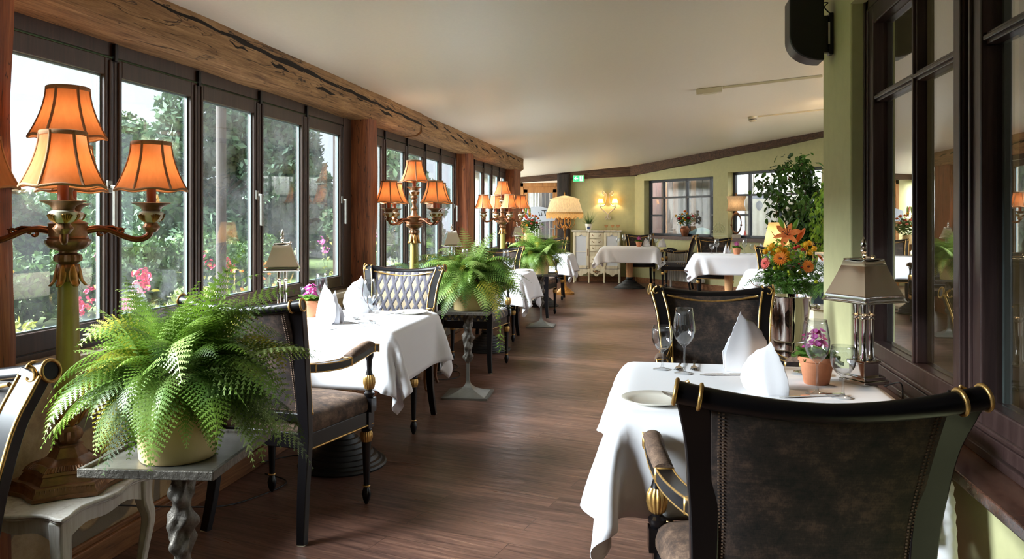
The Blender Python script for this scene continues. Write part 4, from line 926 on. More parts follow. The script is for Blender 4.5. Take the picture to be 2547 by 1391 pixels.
# ================================================================ LAMPS
def bell(r0, r1, h, n=36, z0=0, seg=10, hexa=.0):
    def rad(v): return r0+(r1-r0)*(v**.55)
    return rad
def candelabra_proto():
    t = thing('candelabra_lamp', None, 'lamp')
    b = MB()
    def tier(h0, r0, h1, r1, n=6, conc=.10):
        prof = []
        for z, r in ((h0, r0), (h1, r1)):
            ring = []
            for i in range(n*6):
                a = TAU*i/(n*6); k = ((a/(TAU/n)) % 1)-.5; rr = r*1.06*(math.cos(PI/6)/math.cos(k*PI/3))**.9*(1-conc*math.cos(k*PI)**2*.8); ring.append((rr*math.cos(a), rr*math.sin(a), z))
            prof.append(ring)
        m = n*6; b.add(prof[0]+prof[1], [(i, (i+1)%m, m+(i+1)%m, m+i) for i in range(m)]+[tuple(range(m-1,-1,-1)), tuple(range(m, 2*m))])
    for a in ((0,.162,.012,.165),(.012,.158,.032,.148),(.032,.150,.038,.146),(.038,.128,.062,.112),(.062,.118,.070,.112),(.07,.108,.082,.092),(.082,.085,.098,.056),(.098,.056,.128,.036),(.128,.040,.134,.040)): tier(*a)
    for i in range(84):
        a = TAU*i/84; k = ((a/(TAU/6)) % 1)-.5; rr = 1.06*(math.cos(PI/6)/math.cos(k*PI/3))**.9*(1-.08*math.cos(k*PI)**2)
        b.tube([(.153*rr*math.cos(a), .153*rr*math.sin(a), .013), (.147*rr*math.cos(a), .147*rr*math.sin(a), .032)], .0028, 4)
        b.tube([(.110*rr*math.cos(a), .110*rr*math.sin(a), .071), (.094*rr*math.cos(a), .094*rr*math.sin(a), .083)], .0026, 4)
    b.lathe([(.028,.134),(.03,.140),(.037,.147,.06),(.04,.16,.08),(.037,.175,.06),(.028,.183),(.026,.19)], 48, flute=12)
    b.build('base', M['bronze'], t, 35)
    def petals(z0, z1, r0, r1, n, up=True):
        g = MB()
        for i in range(n):
            a = TAU*i/n
            def fn(u, v, a=a):
                w = .40*math.sin(PI*(.12+.80*v))**.7; s = (u-.5)*2
                z = z0+(z1-z0)*v; r = (r0+(r1-r0)*math.sin(v*PI*.55)+.012*max(0, v-.75)*4)*(1-.05*s*s)+.004*(1-abs(s))
                aa = a+s*w*1.1; return (r*math.cos(aa), r*math.sin(aa), z)
            g.grid(fn, 5, 9)
        return g
    petals(.19, .24, .024, .046, 6).build('gilt_leaves', M['bronzegold'], t, 180, solid=.003)
    MB().lathe([(.030,.195),(.036,.23),(.039,.26),(.028,.645)], 32).build('pole', M['olivepole'], t, 60)
    petals(.70, .632, .028, .038, 6).build('gilt_leaves', M['bronzegold'], t, 180, solid=.003)
    h = MB().lathe([(.026,.64),(.030,.66),(.034,.68),(.030,.698),(.026,.702),(.030,.705),(.038,.71,.05),(.0385,.72,.07),(.036,.73,.05),(.026,.736),(.026,.742),(.045,.748,.02),(.060,.76,.02),(.0655,.772,.02),(.064,.778),(.058,.780),(.060,.784),(.055,.788),(.055,.825),(.058,.829),(.05,.834),(.03,.842),(.022,.86),(.018,.88),(.026,.892),(.026,.897),(.015,.91),(.013,.93),(.022,.945),(.022,.95),(.013,.962),(.016,.985)], 48, flute=12)
    h.build('hub', M['bronze'], t, 40)
    def candle(x, y, z, rz, drip=True):
        c = MB().lathe([(.016,z-.072),(.022,z-.064),(.026,z-.056,.08),(.022,z-.048),(.013,z-.034)], 32, (x,y,0), flute=8).lathe([(.018,z-.006),(.026,z-.003),(.034,z+.010),(.056,z+.021),(.062,z+.0235),(.058,z+.0245),(.034,z+.018),(.013,z+.008)], 32, (x,y,0))
        co = c.build('candle_cup', M['bronze'], t, 40)
        MB().lathe([(.014,z-.042),(.028,z-.036),(.038,z-.022),(.037,z-.008),(.024,z-.001)], 32, (x,y,0)).build('ivory_bowl', M['ivory'], co, 50)
        g = MB()
        for i in range(5):
            a = TAU*i/5
            for s in (-.34,-.17,0,.17,.34):
                g.tube([(x+r*math.cos(a+s*k), y+r*math.sin(a+s*k), z+dz) for r, dz, k in ((.022,-.038,.3),(.035,-.029,.7),(.0405,-.018+.005*(1-abs(s)*2),1.0))], .0028, 5)
        g.build('gilt_leaves', M['bronzegold'], co, 180)
        MB().lathe([(.0145,z+.004),(.0145,z+.075),(.006,z+.08)], 14, (x,y,0)).build('candle_sleeve', M['wax'], t, 40)
        s0 = z+.064; H = .16; r0, r1 = .110, .059
        prof = [(r0+.002, 0)]+[(r1+(r0-r1)*(1-v)**1.75, v*H) for v in [i/10 for i in range(11)]]
        sh = MB(); n = 48; vs = []
        for r, zz in prof[1:]:
            for i in range(n):
                a = TAU*i/n; k = ((a/(TAU/6)) % 1)-.5; rr = r*(1-.035*math.cos(k*PI)**2); vs.append((x+rr*math.cos(a), y+rr*math.sin(a), s0+zz+(.006*math.cos(k*PI)**2 if zz < .001 else 0)))
        m = len(prof)-1; sh.add(vs, [(j*n+i, j*n+(i+1)%n, (j+1)*n+(i+1)%n, (j+1)*n+i) for j in range(m-1) for i in range(n)])
        so = sh.build('lamp_shade', M['shade'], t, 180)
        tr = MB()
        for i in range(6):
            a = TAU*(i)/6; tr.tube([(x+(r*1.004)*math.cos(a), y+(r*1.004)*math.sin(a), s0+zz) for r, zz in prof[1:]], .0046, 6)
        tr.tube([(x+r0*(1-.035*math.cos((((i/48*6) % 1)-.5)*PI)**2)*math.cos(TAU*i/48), y+r0*(1-.035*math.cos((((i/48*6) % 1)-.5)*PI)**2)*math.sin(TAU*i/48), s0+.006*math.cos((((i/48*6) % 1)-.5)*PI)**2) for i in range(49)], .0042, 6, False)
        tr.lathe([(r1+.001,H-.011),(r1+.0035,H-.006),(r1+.003,H+.001),(r1-.002,H+.003),(r1-.002,H-.011)], 36, (x,y,s0), caps=False)
        tr.build('shade_trim', M['shade_trim'], so, 180)
        return (x, y, z+.12)
    pts = [candle(0, 0, 1.035, 0)]
    for i in range(4):
        a = TAU*i/4; d = Vector((math.cos(a), math.sin(a), 0))
        path = spline([d*.05+Vector((0,0,.806)), d*.085+Vector((0,0,.812)), d*.12+Vector((0,0,.806)), d*.16+Vector((0,0,.786)), d*.20+Vector((0,0,.776)), d*.232+Vector((0,0,.79)), d*.24+Vector((0,0,.825))], 5)
        am = MB().tube(path, [.0125-.003*math.sin(PI*j/len(path)) for j in range(len(path))], 8)
        for c0, r0, dirn in ((d*.092+Vector((0,0,.796)), .014, 1), (d*.15+Vector((0,0,.803)), .010, -1)):
            q = [c0+d*(r0*(1-k*.085)*math.cos(k*.62)*dirn)+Vector((0,0,r0*(1-k*.085)*math.sin(k*.62))) for k in range(11)]
            am.tube(q, .0062, 6)
        am.tube([d*.10+Vector((0,0,.818)), d*.125+Vector((0,0,.818)), d*.15+Vector((0,0,.808)), d*.165+Vector((0,0,.812))], [.006,.009,.006,.003], 6, sq=(1,.6))
        am.build('arm', M['bronze_red'], t, 50)
        pts.append(candle(.24*d.x, .24*d.y, .872, a))
    t['pts'] = str(pts)
    return t, pts
M['wax'] = plain('brown_candle_sleeve', rgb(128,72,44), .5)
M['bronze_red'] = plain('copper_bronze', rgb(118,68,40), .33, .6, nscale=40, nstr=.3, var=.35)
WARM = (1, .66, .38)
cand, cpts = candelabra_proto()
for (x, y, z, rz), lab in (((-1.83, 2.19, .432, 37), 'large candelabra lamp with glowing amber shades on the white distressed table'), ((-1.80, 5.72, .452, 57), 'candelabra lamp with five amber shades beyond the first timber post'), ((-1.80, 9.22, .452, 31), 'candelabra lamp with five amber shades beyond the second timber post')):
    o = place(cand, (x, y, z), rz, lab, 'candelabra lamps along the window wall')
    for p in cpts: lamp('bulb_light', 'POINT', .18, WARM, p, o, shadow_soft_size=.02)
# white distressed side table and the walnut ones
def side_table(mat, w, d, h, name='side_table'):
    t = thing(name, None, 'side table')
    def outline(w, d, k=0):
        pts = []
        for (x0,y0),(x1,y1) in (((-w,-d),(w,-d)),((w,-d),(w,d)),((w,d),(-w,d)),((-w,d),(-w,-d))):
            for i in range(12):
                u = i/12; q = Vector((x0+(x1-x0)*u, y0+(y1-y0)*u)); nrm = Vector((y1-y0, -(x1-x0))).normalized(); q += nrm*(.014*math.cos(u*TAU*2)-.014); 
                if min(u, 1-u) < .04: q *= .965
                pts.append((q.x, q.y))
        return pts
    o = outline(w/2+.01, d/2+.01); MB().prism(o, h-.012, h).prism([(x*.97, y*.97) for x, y in o], h-.02, h-.012).build('tabletop', mat, t, 40, bevel=.004)
    ap = MB()
    for s in (-1, 1):
        for L, ax in ((w-.06, 0), (d-.06, 1)):
            poly = [(-L/2, h-.02), (L/2, h-.02)]+[(L/2-L*i/16, h-.075-.012*math.cos(i/16*TAU*2)+.018*math.exp(-((i-8)/3)**2)) for i in range(17)]
            if ax == 0: ap.prism(poly, -.008, .008, Rx(PI/2)); k = len(poly)*2; off = Vector((0, s*(d/2-.035), 0))
            else: ap.prism(poly, -.008, .008, Rz(PI/2) @ Rx(PI/2)); k = len(poly)*2; off = Vector((s*(w/2-.035), 0, 0))
            ap.v[-k:] = [tuple(Vector(v)+off) for v in ap.v[-k:]]
    ap.build('apron', mat, t, 0)
    for sx in (-1, 1):
        for sy in (-1, 1):
            e = .7071; P = spline([(0,0,h-.02),(.002*e,.002*e,h-.09),(.016*e,.016*e,h-.15),(.004*e,.004*e,h*.45),(-.012*e,-.012*e,h*.18),(-.004*e,-.004*e,.03),(.012*e,.012*e,.0)], 4)
            P = [(p[0]*sx+sx*(w/2-.035), p[1]*sy+sy*(d/2-.035), p[2]) for p in P]; m = len(P)
            MB().sweep(P, [.046-.026*min(1, j/(m*.75)) for j in range(m)], [.046-.026*min(1, j/(m*.75)) for j in range(m)]).build('leg', mat, t, 60, bevel=.006)
    return t
st = side_table(M['whitewood'], .36, .44, .43); st.location = (-1.825, 2.165, 0); st['label'] = 'white distressed side table with wavy top under the nearest candelabra lamp'
sb = side_table(M['brownleg'], .36, .36, .45)
place(sb, (-1.81, 5.72, 0), 0, 'walnut side table under the candelabra lamp beyond the first post', 'walnut side tables')
place(sb, (-1.81, 9.22, 0), 0, 'walnut side table under the candelabra lamp beyond the second post', 'walnut side tables')
# nickel desk lamps
def desk_lamp_proto():
    t = thing('desk_lamp', None, 'lamp')
    MB().box((0,0,.006), (.105,.105,.012)).box((0,0,.018), (.09,.09,.012)).box((0,0,.045), (.062,.062,.044)).box((0,0,.07), (.072,.072,.008)).build('base', M['chrome'], t, 0, bevel=.002)
    c = MB()
    for sx in (-1,1):
        for sy in (-1,1): c.lathe([(.013,.072),(.013,.080),(.0085,.086),(.0085,.20),(.011,.204),(.0085,.208),(.0085,.212),(.012,.217),(.008,.222),(.010,.24),(.0125,.262),(.014,.268)], 14, (sx*.0155, sy*.0155, 0))
    c.build('column_cluster', M['chrome'], t, 40)
    MB().lathe([(.006,.26),(.006,.405),(.009,.408),(.006,.412),(.011,.420),(.011,.424),(.006,.43),(.010,.440),(.007,.452),(.0,.466)], 14).build('finial', M['chrome'], t, 40)
    MB().tube([(.006,0,.402),(.035,.0,.400)], .0028, 6).ball((.04,0,.40), .008).build('switch', M['chrome'], t, 180)
    s = MB(); n = 8; a0, a1, z0, z1 = .088, .041, .262, .395
    rows = []
    for j in range(7):
        v = j/6; k = a1+(a0-a1)*(1-v)**1.15; rows.append((k, z0+(z1-z0)*v))
    vs = []
    for k, z in rows:
        for (x0,y0),(x1,y1) in (((-k,-k),(k,-k)),((k,-k),(k,k)),((k,k),(-k,k)),((-k,k),(-k,-k))):
            for i in range(n): u = i/n; bow = .0025*math.sin(PI*u); nx, ny = (y1-y0), -(x1-x0); L = math.hypot(nx, ny); vs.append((x0+(x1-x0)*u-nx/L*bow, y0+(y1-y0)*u-ny/L*bow, z))
    m = 4*n; s.add(vs, [(j*m+i, j*m+(i+1)%m, (j+1)*m+(i+1)%m, (j+1)*m+i) for j in range(6) for i in range(m)])
    so = s.build('lamp_shade', M['mirror_silver'], t, 40, solid=.0015)
    g = MB()
    for k, z in ((a0, z0), (a1, z1)):
        g.tube([(-k,-k,z),(k,-k,z),(k,k,z),(-k,k,z),(-k,-k,z)], .0022, 5)
    g.build('shade_rim', M['chrome'], so, 180)
    return t
dl = desk_lamp_proto()
for x, y, rz, lab, e in ((.655, 2.665, 33, 'polished nickel desk lamp with pyramid shade on the table beside the green pier', .9), (-1.86, 3.70, 24, 'nickel desk lamp with silver pyramid shade on the first window table', .6), (-1.86, 7.06, 24, 'nickel desk lamp with silver pyramid shade on the second window table', .5), (-1.93, 10.95, 24, 'nickel desk lamp with silver pyramid shade on the third window table', .4)):
    o = place(dl, (x, y, .7525), rz, lab, 'nickel desk lamps'); lamp('bulb_light', 'POINT', e, (1,.68,.4), (0,0,.335), o, shadow_soft_size=.015)
# fern stands
def stand_proto():
    t = thing('plant_stand', None, 'plant stand'); h = .60
    tp_ = MB().box((0,0,h+.007), (.366,.40,.014)); tp_.build('tray', M['grey_metal'], t, 0, bevel=.002)
    r = MB()
    for s in (-1, 1): r.box((s*.178,0,h+.011), (.012,.40,.024)); r.box((0,s*.195,h+.011), (.366,.012,.024))
    r.build('tray_rim', M['pewter_cast'], t, 0, bevel=.002)
    s = MB(); n = 32; m = 70; vs = []
    for j in range(m+1):
        z = .24+(h-.24)*j/m; q = j/m
        env = .016+.012*math.sin(PI*q)**.6+.008*math.sin(q*TAU*2.5)**2
        for i in range(n):
            a = TAU*i/n; r_ = env*(1+.28*math.sin(2*a+q*16)+.12*math.sin(5*a-q*25))+.004*pnoise(Vector((math.cos(a)*3, math.sin(a)*3, z*40))); vs.append((r_*math.cos(a), r_*math.sin(a), z))
    s.add(vs, [(j*n+i, j*n+(i+1)%n, (j+1)*n+(i+1)%n, (j+1)*n+i) for j in range(m) for i in range(n)]); s.build('cast_column', M['pewter_cast'], t, 60)
    def sqr(u, v):
        a = TAU*u; k = max(abs(math.cos(a)), abs(math.sin(a))); R1 = .0105/k; R0 = .152/k; w = (1-v)**3.6; return ((R1+(R0-R1)*w)*math.cos(a), (R1+(R0-R1)*w)*math.sin(a), .012+.13*v)
    b = MB().grid(sqr, 64, 16).box((0,0,.0075), (.325,.325,.015)).box((0,0,.19), (.021,.021,.12)); b.build('base', M['grey_metal'], t, 50, bevel=0)
    return t
stp = stand_proto()
for x, y, rz, lab in ((-1.327, 2.03, 6.5, 'pewter plant stand with square tray nearest the camera'), (-1.325, 5.49, 3, 'pewter plant stand with flared square foot beyond the first window table'), (-1.32, 9.12, 3, 'slim pewter plant stand with flared foot beyond the second window table')):
    place(stp, (x, y, 0), rz, lab, 'pewter plant stands')
# ================================================================ PLANTS
def fern_fronds(seed, n, R0, zr, L=(.20,.36), droop=1.0, wid=.072, lobes=6, bias=None):
    rnd = random.Random(seed); V = []; F = []
    def quad(a, b, c, d):
        k = len(V); V.extend((tuple(a), tuple(b), tuple(c), tuple(d))); F.append((k, k+1, k+2, k+3))
    for i in range(n):
        az = rnd.uniform(0, TAU); el = rnd.uniform(-.15, 1.35) if rnd.random() < .82 else rnd.uniform(-.6, 0); l = rnd.uniform(*L)*(1-.12*max(0, el-.7)); 
        if bias and rnd.random() < .25: az = bias+rnd.uniform(-.5,.5); l *= 1.15
        o = Vector((rnd.uniform(.1,1)*R0*math.cos(az+rnd.uniform(-.8,.8)), rnd.uniform(.1,1)*R0*math.sin(az+rnd.uniform(-.8,.8)), zr+rnd.uniform(-.02,.03)))
        d = Vector((math.cos(az)*math.cos(el), math.sin(az)*math.cos(el), math.sin(el)+.25)).normalized()
        K = 20; P = [o]; g = rnd.uniform(.10, .21)*droop; cur = d.copy(); cv = rnd.uniform(-.03,.03); wv = rnd.uniform(.8,1.25)
        for k in range(K):
            cur = (cur+Vector((cv*cur.y, -cv*cur.x, -g*(.5+.9*k/K)*.8))).normalized(); P.append(P[-1]+cur*l/K)
        roll = rnd.uniform(-.7, .7)
        for k in range(1, K+1):
            if k < K:
                T = (P[k+1]-P[k-1]).normalized()
            S = T.cross(Vector((0,0,1))); S = S.normalized() if S.length > .01 else Vector((1,0,0)); S = (Matrix.Rotation(roll, 3, T) @ S).normalized(); Nn = S.cross(T)
            if k % 2 == 0: quad(P[k-2]+S*.0009, P[k-2]-S*.0009, P[k]-S*.0007, P[k]+S*.0007)
            t = k/K; prof = min(1, (t-.14)/.12)**.6*(1-t)**.85*1.45 if t < 1 else .06
            if t < .24: continue
            pl = wid*(l/.30)*prof*wv+.004
            for sd in (-1, 1):
                D = (S*sd*.93+T*.42-Nn*.10*sd*0).normalized(); D = (D+Vector((0,0,-.14))).normalized(); W_ = D.cross(Nn).normalized()
                w0 = min(l/K*.62, pl*.30)
                tip = P[k]+D*pl; m = lobes if pl > .02 else 2
                for q in range(m):
                    a, b_ = q/m, (q+1)/m; ww = w0*(1-a*.82)
                    A_ = P[k]+D*pl*a; B_ = P[k]+D*pl*b_; bend = Vector((0,0,-.10*pl))
                    mid = P[k]+D*pl*(a*.45+b_*.55)
                    quad(A_+bend*a*a, mid+W_*ww+D*pl*.10+bend*b_, B_+bend*b_*b_, mid-W_*ww+D*pl*.10+bend*b_)
    return MB().add(V, F)
M['fernpale'] = leafmat('pale_fern', rgb(104,140,60), rgb(178,204,116), .42, .35, 9); M['fernyellow'] = leafmat('yellowing_fern', rgb(150,150,40), rgb(206,196,80), .5, .35, 9)
def potted_fern(seed, n, mat, L, droop, bias=None):
    t = thing('potted_fern', None, 'plant')
    MB().lathe([(.0,0),(.098,0),(.101,.006),(.106,.10),(.112,.215),(.113,.222),(.108,.222),(.104,.20),(.0,.198)], 48).build('pot', M['yellowpot'], t, 40)
    MB().lathe([(.104,.195),(.08,.215),(.03,.225),(0,.226)], 24).build('soil', M['soil'], t, 60)
    fern_fronds(seed, int(n*.72), .085, .225, L, droop, bias=bias).build('fronds', mat, t, 0)
    fern_fronds(seed+50, int(n*.22), .10, .225, (L[0], L[1]*1.12), droop*.8, .066).build('pale_fronds', M['fernpale'], t, 0)
    fern_fronds(seed+90, int(n*.07), .10, .215, L, droop*1.6, .06).build('yellowing_fronds', M['fernyellow'], t, 0)
    rnd = random.Random(seed+5); r = MB()
    for i in range(34):
        a = rnd.uniform(0, TAU); ln = rnd.uniform(.04,.12); P = [(.09*math.cos(a), .09*math.sin(a), .22), (.118*math.cos(a), .118*math.sin(a), .228)]
        for k in range(4): a += rnd.uniform(-.12,.12); P.append((.124*math.cos(a), .124*math.sin(a), .215-ln*(k+1)/4))
        r.tube(spline(P, 3), rnd.uniform(.002,.0042), 5)
    r.build('hanging_roots', M['root'], t, 180)
    return t
f1 = potted_fern(11, 210, M['fern'], (.13,.37), .8, .1); f1.location = (-1.31, 1.985, .616); f1['label'] = 'large fern in a pale yellow pot on the plant stand nearest the camera'
f2 = potted_fern(23, 220, M['fern2'], (.18,.42), .9, -.2)
place(f2, (-1.33, 5.50, .616), 20, 'bright fern in a yellow pot between the first and second window tables', 'ferns on the farther stands')
place(f2, (-1.34, 9.12, .616), 140, 'bright fern in a yellow pot beyond the second window table', 'ferns on the farther stands')
t = thing('trailing_fern_stem', 'long bright fern fronds trailing down beside the middle plant stand', 'plant', (-1.12, 5.38, 0))
rnd = random.Random(3); P = spline([(-.08,.1,.82),(0,.02,.86),(.05,-.02,.70),(.055,-.03,.5),(.06,-.03,.36)], 6); mb = MB().tube(P, .0016, 5)
t_l = MB()
for p in P[6:]:
    for k in range(7):
        a = rnd.uniform(0, TAU); l = rnd.uniform(.025,.05); D = Vector((math.cos(a), math.sin(a), -.5)).normalized(); S = D.cross(Vector((0,0,1))).normalized()*l*.22; p = Vector(p)
        for q in range(3): a0 = p+D*l*q/3; t_l.add([a0, a0+D*l*.2+S*(1-q*.25), a0+D*l/3, a0+D*l*.2-S*(1-q*.25)], [(0,1,2,3)])
t_l.build('leaflets', M['fern2'], t, 0); mb.build('stem', M['root'], t, 180)
t = potted_fern(31, 90, M['bluefern'], (.14,.24), 1.0); t.name = 'blue_green_fern'; t.location = (-1.87, 6.04, .56); t['label'] = 'small blue green fern beside the second candelabra lamp'
pd = MB().lathe([(.11,0),(.10,.02),(.03,.05),(.025,.5),(.09,.54),(.11,.56)], 24).build('flower_pedestal', M['brownleg'], None, 40); pd.location = (-1.87, 6.04, 0); tag(pd, 'turned walnut pedestal under the blue green fern', 'pedestal')
# leafy helper
def leafcloud(rnd, pts, size, jitter, mb, down=.4, per=1):
    for p in pts:
        for _ in range(per):
            p_ = Vector(p)+Vector((rnd.gauss(0,1), rnd.gauss(0,1), rnd.gauss(0,1)))*jitter
            a = rnd.uniform(0, TAU); D = Vector((math.cos(a), math.sin(a), rnd.uniform(-1, .5)-down)).normalized(); S = D.cross(Vector((rnd.gauss(0,.4), rnd.gauss(0,.4), 1))).normalized(); Nn = S.cross(D)
            l = size*rnd.uniform(.6, 1.25); w = l*.26
            mb.add([p_, p_+D*l*.35+S*w+Nn*w*.3, p_+D*l*.75+S*w*.7+Nn*w*.2, p_+D*l-Nn*l*.08, p_+D*l*.75-S*w*.7+Nn*w*.2, p_+D*l*.35-S*w+Nn*w*.3, p_+D*l*.5], [(0,1,6),(1,2,6),(2,3,6),(3,4,6),(4,5,6),(5,0,6)])
# large climbing plant at the far right
rnd = random.Random(8); cl = thing('climbing_plant', 'tall dark leaved climbing plant before the far window, reaching its top', 'plant', (1.95, 10.9, 0))
MB().lathe([(.0,0),(.15,0),(.18,.3),(.19,.32),(.17,.32),(.165,.29),(0,.28)], 28).build('pot', M['cream'], cl, 40)
st_ = MB(); lv = MB(); tips = []
for i in range(16):
    a = rnd.uniform(0, TAU); top = rnd.uniform(1.2, 2.05); sp_ = rnd.uniform(.05,.55); P = spline([(.05*math.cos(a),.05*math.sin(a),.28),(.25*sp_*math.cos(a),.25*sp_*math.sin(a),.8),(.7*sp_*math.cos(a),.7*sp_*math.sin(a),top*.75),(sp_*math.cos(a+.3),sp_*math.sin(a+.3),top),(sp_*1.25*math.cos(a+.4),sp_*1.25*math.sin(a+.4),top-.12)], 8)
    st_.tube(P, .005, 5); tips += P[9:]
leafcloud(rnd, tips, .095, .07, lv, .5, 8)
st_.build('stems', M['brownleg'], cl, 180); lv.build('leaves', M['leafdark'], cl, 0)
rnd = random.Random(9); cl = thing('hanging_plant', 'bright green willowy plant beside the pier edge at the far windows', 'plant', (2.28, 9.9, 0))
MB().lathe([(.0,0),(.14,0),(.16,.28),(.15,.28),(.145,.25),(0,.25)], 28).build('pot', M['cream'], cl, 40)
st_ = MB(); lv = MB(); tips = []
for i in range(14):
    a = rnd.uniform(0, TAU); top = rnd.uniform(1.25, 1.66); s_ = rnd.uniform(.12,.35); P = spline([(.03*math.cos(a),.03*math.sin(a),.25),(.4*s_*math.cos(a),.4*s_*math.sin(a),top*.7),(s_*math.cos(a),s_*math.sin(a),top),(s_*1.4*math.cos(a),s_*1.4*math.sin(a),top-.2),(s_*1.5*math.cos(a),s_*1.5*math.sin(a),top-.55)], 7)
    st_.tube(P, .004, 5); tips += P[12:]
leafcloud(rnd, tips, .075, .045, lv, 1.3, 8)
st_.build('stems', M['leaflime'], cl, 180); lv.build('leaves', M['leaflime'], cl, 0)
# ================================================================ FLOWERS
def petal_ring(mb, c, n, l, w, up, tilt, nrm=Vector((0,0,1)), off=0, cup=.2):
    Q = Vector((0,0,1)).rotation_difference(Vector(nrm).normalized()).to_matrix(); c = Vector(c)
    for i in range(n):
        a = TAU*i/n+off; d = Vector((math.cos(a), math.sin(a), 0)); s = Vector((-d.y, d.x, 0))
        P = []
        for k in range(5):
            v = k/4; r = l*v; ww = w*math.sin(PI*min(1, .12+v*.85))**.8*(1 if k < 4 else .35); z = up*v+tilt*v*v
            P += [c+Q@(d*r+s*ww+Vector((0,0,z+cup*ww))), c+Q@(d*r+Vector((0,0,z))), c+Q@(d*r-s*ww+Vector((0,0,z+cup*ww)))]
        mb.add(P, [(3*k, 3*k+1, 3*k+4, 3*k+3) for k in range(4)]+[(3*k+1, 3*k+2, 3*k+5, 3*k+4) for k in range(4)])
def gerbera(parent, c, nrm, mat, r=.04):
    mb = MB(); petal_ring(mb, c, 20, r, r*.13, .004, -.004, nrm); petal_ring(mb, Vector(c)+Vector(nrm)*.002, 16, r*.8, r*.12, .006, -.002, nrm, .1); petal_ring(mb, Vector(c)+Vector(nrm)*.004, 14, r*.45, r*.07, .006, 0, nrm)
    o = mb.build('gerbera', M[mat], parent, 180); h = MB().ball(Vector(c)+Vector(nrm)*.003, r*.26, 10, 6, (1,1,.6)); h.build('flower_heart', M['f_dark'], o, 180)
def button(parent, c, mat, r=.018, name='chrysanthemum'):
    mb = MB(); c = Vector(c); nn = 46
    for i in range(nn):
        z = 1-1.7*i/nn; a = i*2.39996; q = math.sqrt(max(0, 1-z*z)); d = Vector((q*math.cos(a), q*math.sin(a), z)); s = d.cross(Vector((.1,.2,1))).normalized()
        mb.add([c+d*r*.5, c+d*r*.9+s*r*.18, c+d*r*1.05, c+d*r*.9-s*r*.18], [(0,1,2,3)])
    mb.ball(c, r*.82, 10, 6); mb.build(name, M[mat], parent, 180)
def rose(parent, c, mat, r=.03, name='rose'):
    mb = MB(); c = Vector(c)
    for j in range(5):
        for i in range(5):
            a0 = TAU*(i/5+j*.13); rr = r*(.25+.18*j); hh = r*(1.0-.12*j)
            mb.grid(lambda u, v: tuple(c+Vector((rr*(.5+.6*v)*math.cos(a0+(u-.5)*1.7), rr*(.5+.6*v)*math.sin(a0+(u-.5)*1.7), -r*.5+hh*(v**.8)+(.0 if j < 3 else -.1*r*v*v*(j-2))))), 5, 4)
    mb.build(name, M[mat], parent, 180)
def lily(parent, c, nrm, mat, l=.075):
    mb = MB(); petal_ring(mb, c, 3, l, l*.24, l*.45, -l*.38, nrm, 0, .25); petal_ring(mb, c, 3, l*.95, l*.17, l*.42, -l*.36, nrm, PI/3, .25)
    o = mb.build('lily', M[mat], parent, 180); s = MB(); n_ = Vector(nrm).normalized(); Q = Vector((0,0,1)).rotation_difference(n_).to_matrix()
    for i in range(6):
        a = TAU*i/6; e = Vector(c)+Q@Vector((l*.22*math.cos(a), l*.22*math.sin(a), l*.62)); s.tube([Vector(c), e], .0012, 4); s.ball(e, .005, 6, 4, (1,1,.5))
    s.build('stamens', M['f_dark'], o, 180)
def bud(parent, a, b, r, mat): 
    a, b = Vector(a), Vector(b); MB().tube([a+(b-a)*k/8 for k in range(9)], [max(.001, r*math.sin(PI*(k+.5)/9.4)) for k in range(9)], 8).build('lily_bud', M[mat], parent, 180)
# champagne cooler, its stand, the bouquet
co = thing('champagne_cooler', 'polished steel champagne cooler with ball handles behind the far armchair', 'ice bucket', (.70, 4.33, .585), 8)
MB().lathe([(.0,.0),(.082,0),(.086,.006),(.086,.045),(.080,.05),(.083,.056),(.093,.17),(.103,.272),(.108,.278),(.108,.283),(.100,.283),(.098,.270),(.078,.06),(0,.058)], 48).build('bucket', M['chrome'], co, 40)
for s in (-1, 1): MB().lathe([(.014,0),(.014,.004),(.006,.008),(.006,.020),(.010,.022),(.015,.03),(.017,.038),(.013,.05),(0,.054)], 20, M=Ry(PI/2*s)).build('ball_handle', M['chrome'], co, 50).location = (s*.098, -.012, .225)
cst = thing('cooler_stand', 'slim steel stand carrying the champagne cooler', 'stand', (.70, 4.33, 0))
MB().lathe([(.0,.555),(.088,.555),(.09,.56),(.09,.585),(0,.585)], 32).build('ring_tray', M['chrome'], cst, 40)
MB().lathe([(.13,0),(.13,.012),(.04,.03),(.014,.05),(.014,.555)], 32).build('column', M['chrome'], cst, 40)
def foliage(rnd, parent, c, R_, n, size, mat='leafmid', down=0, flat=.7, mb=None):
    pts = []
    for i in range(n):
        v = Vector((rnd.gauss(0,1), rnd.gauss(0,1), rnd.gauss(0,1))).normalized()*R_*rnd.random()**.4; v.z *= flat; pts.append(Vector(c)+v)
    lv = MB(); leafcloud(rnd, pts, size, .01, lv, down); lv.build('foliage', M[mat], parent, 0)
bq = thing('lily_bouquet', 'big orange bouquet with open lily and gerberas standing in a white vase', 'bouquet', (.715, 4.66, .83)); rnd = random.Random(4)
MB().lathe([(.0,-.04),(.035,-.04),(.04,.0),(.05,.05),(.052,.055),(.045,.05),(0,.04)], 24).build('vase', M['porcelain'], bq, 40)
foliage(rnd, bq, (.03,0,.13), .155, 520, .045); foliage(rnd, bq, (.0,-.01,.24), .12, 300, .035, 'leaflime')
fern_fronds(77, 46, .04, .05, (.16,.26), 1.3, .03, 3).build('fern_sprays', M['leafmid'], bq, 0)
stx = MB()
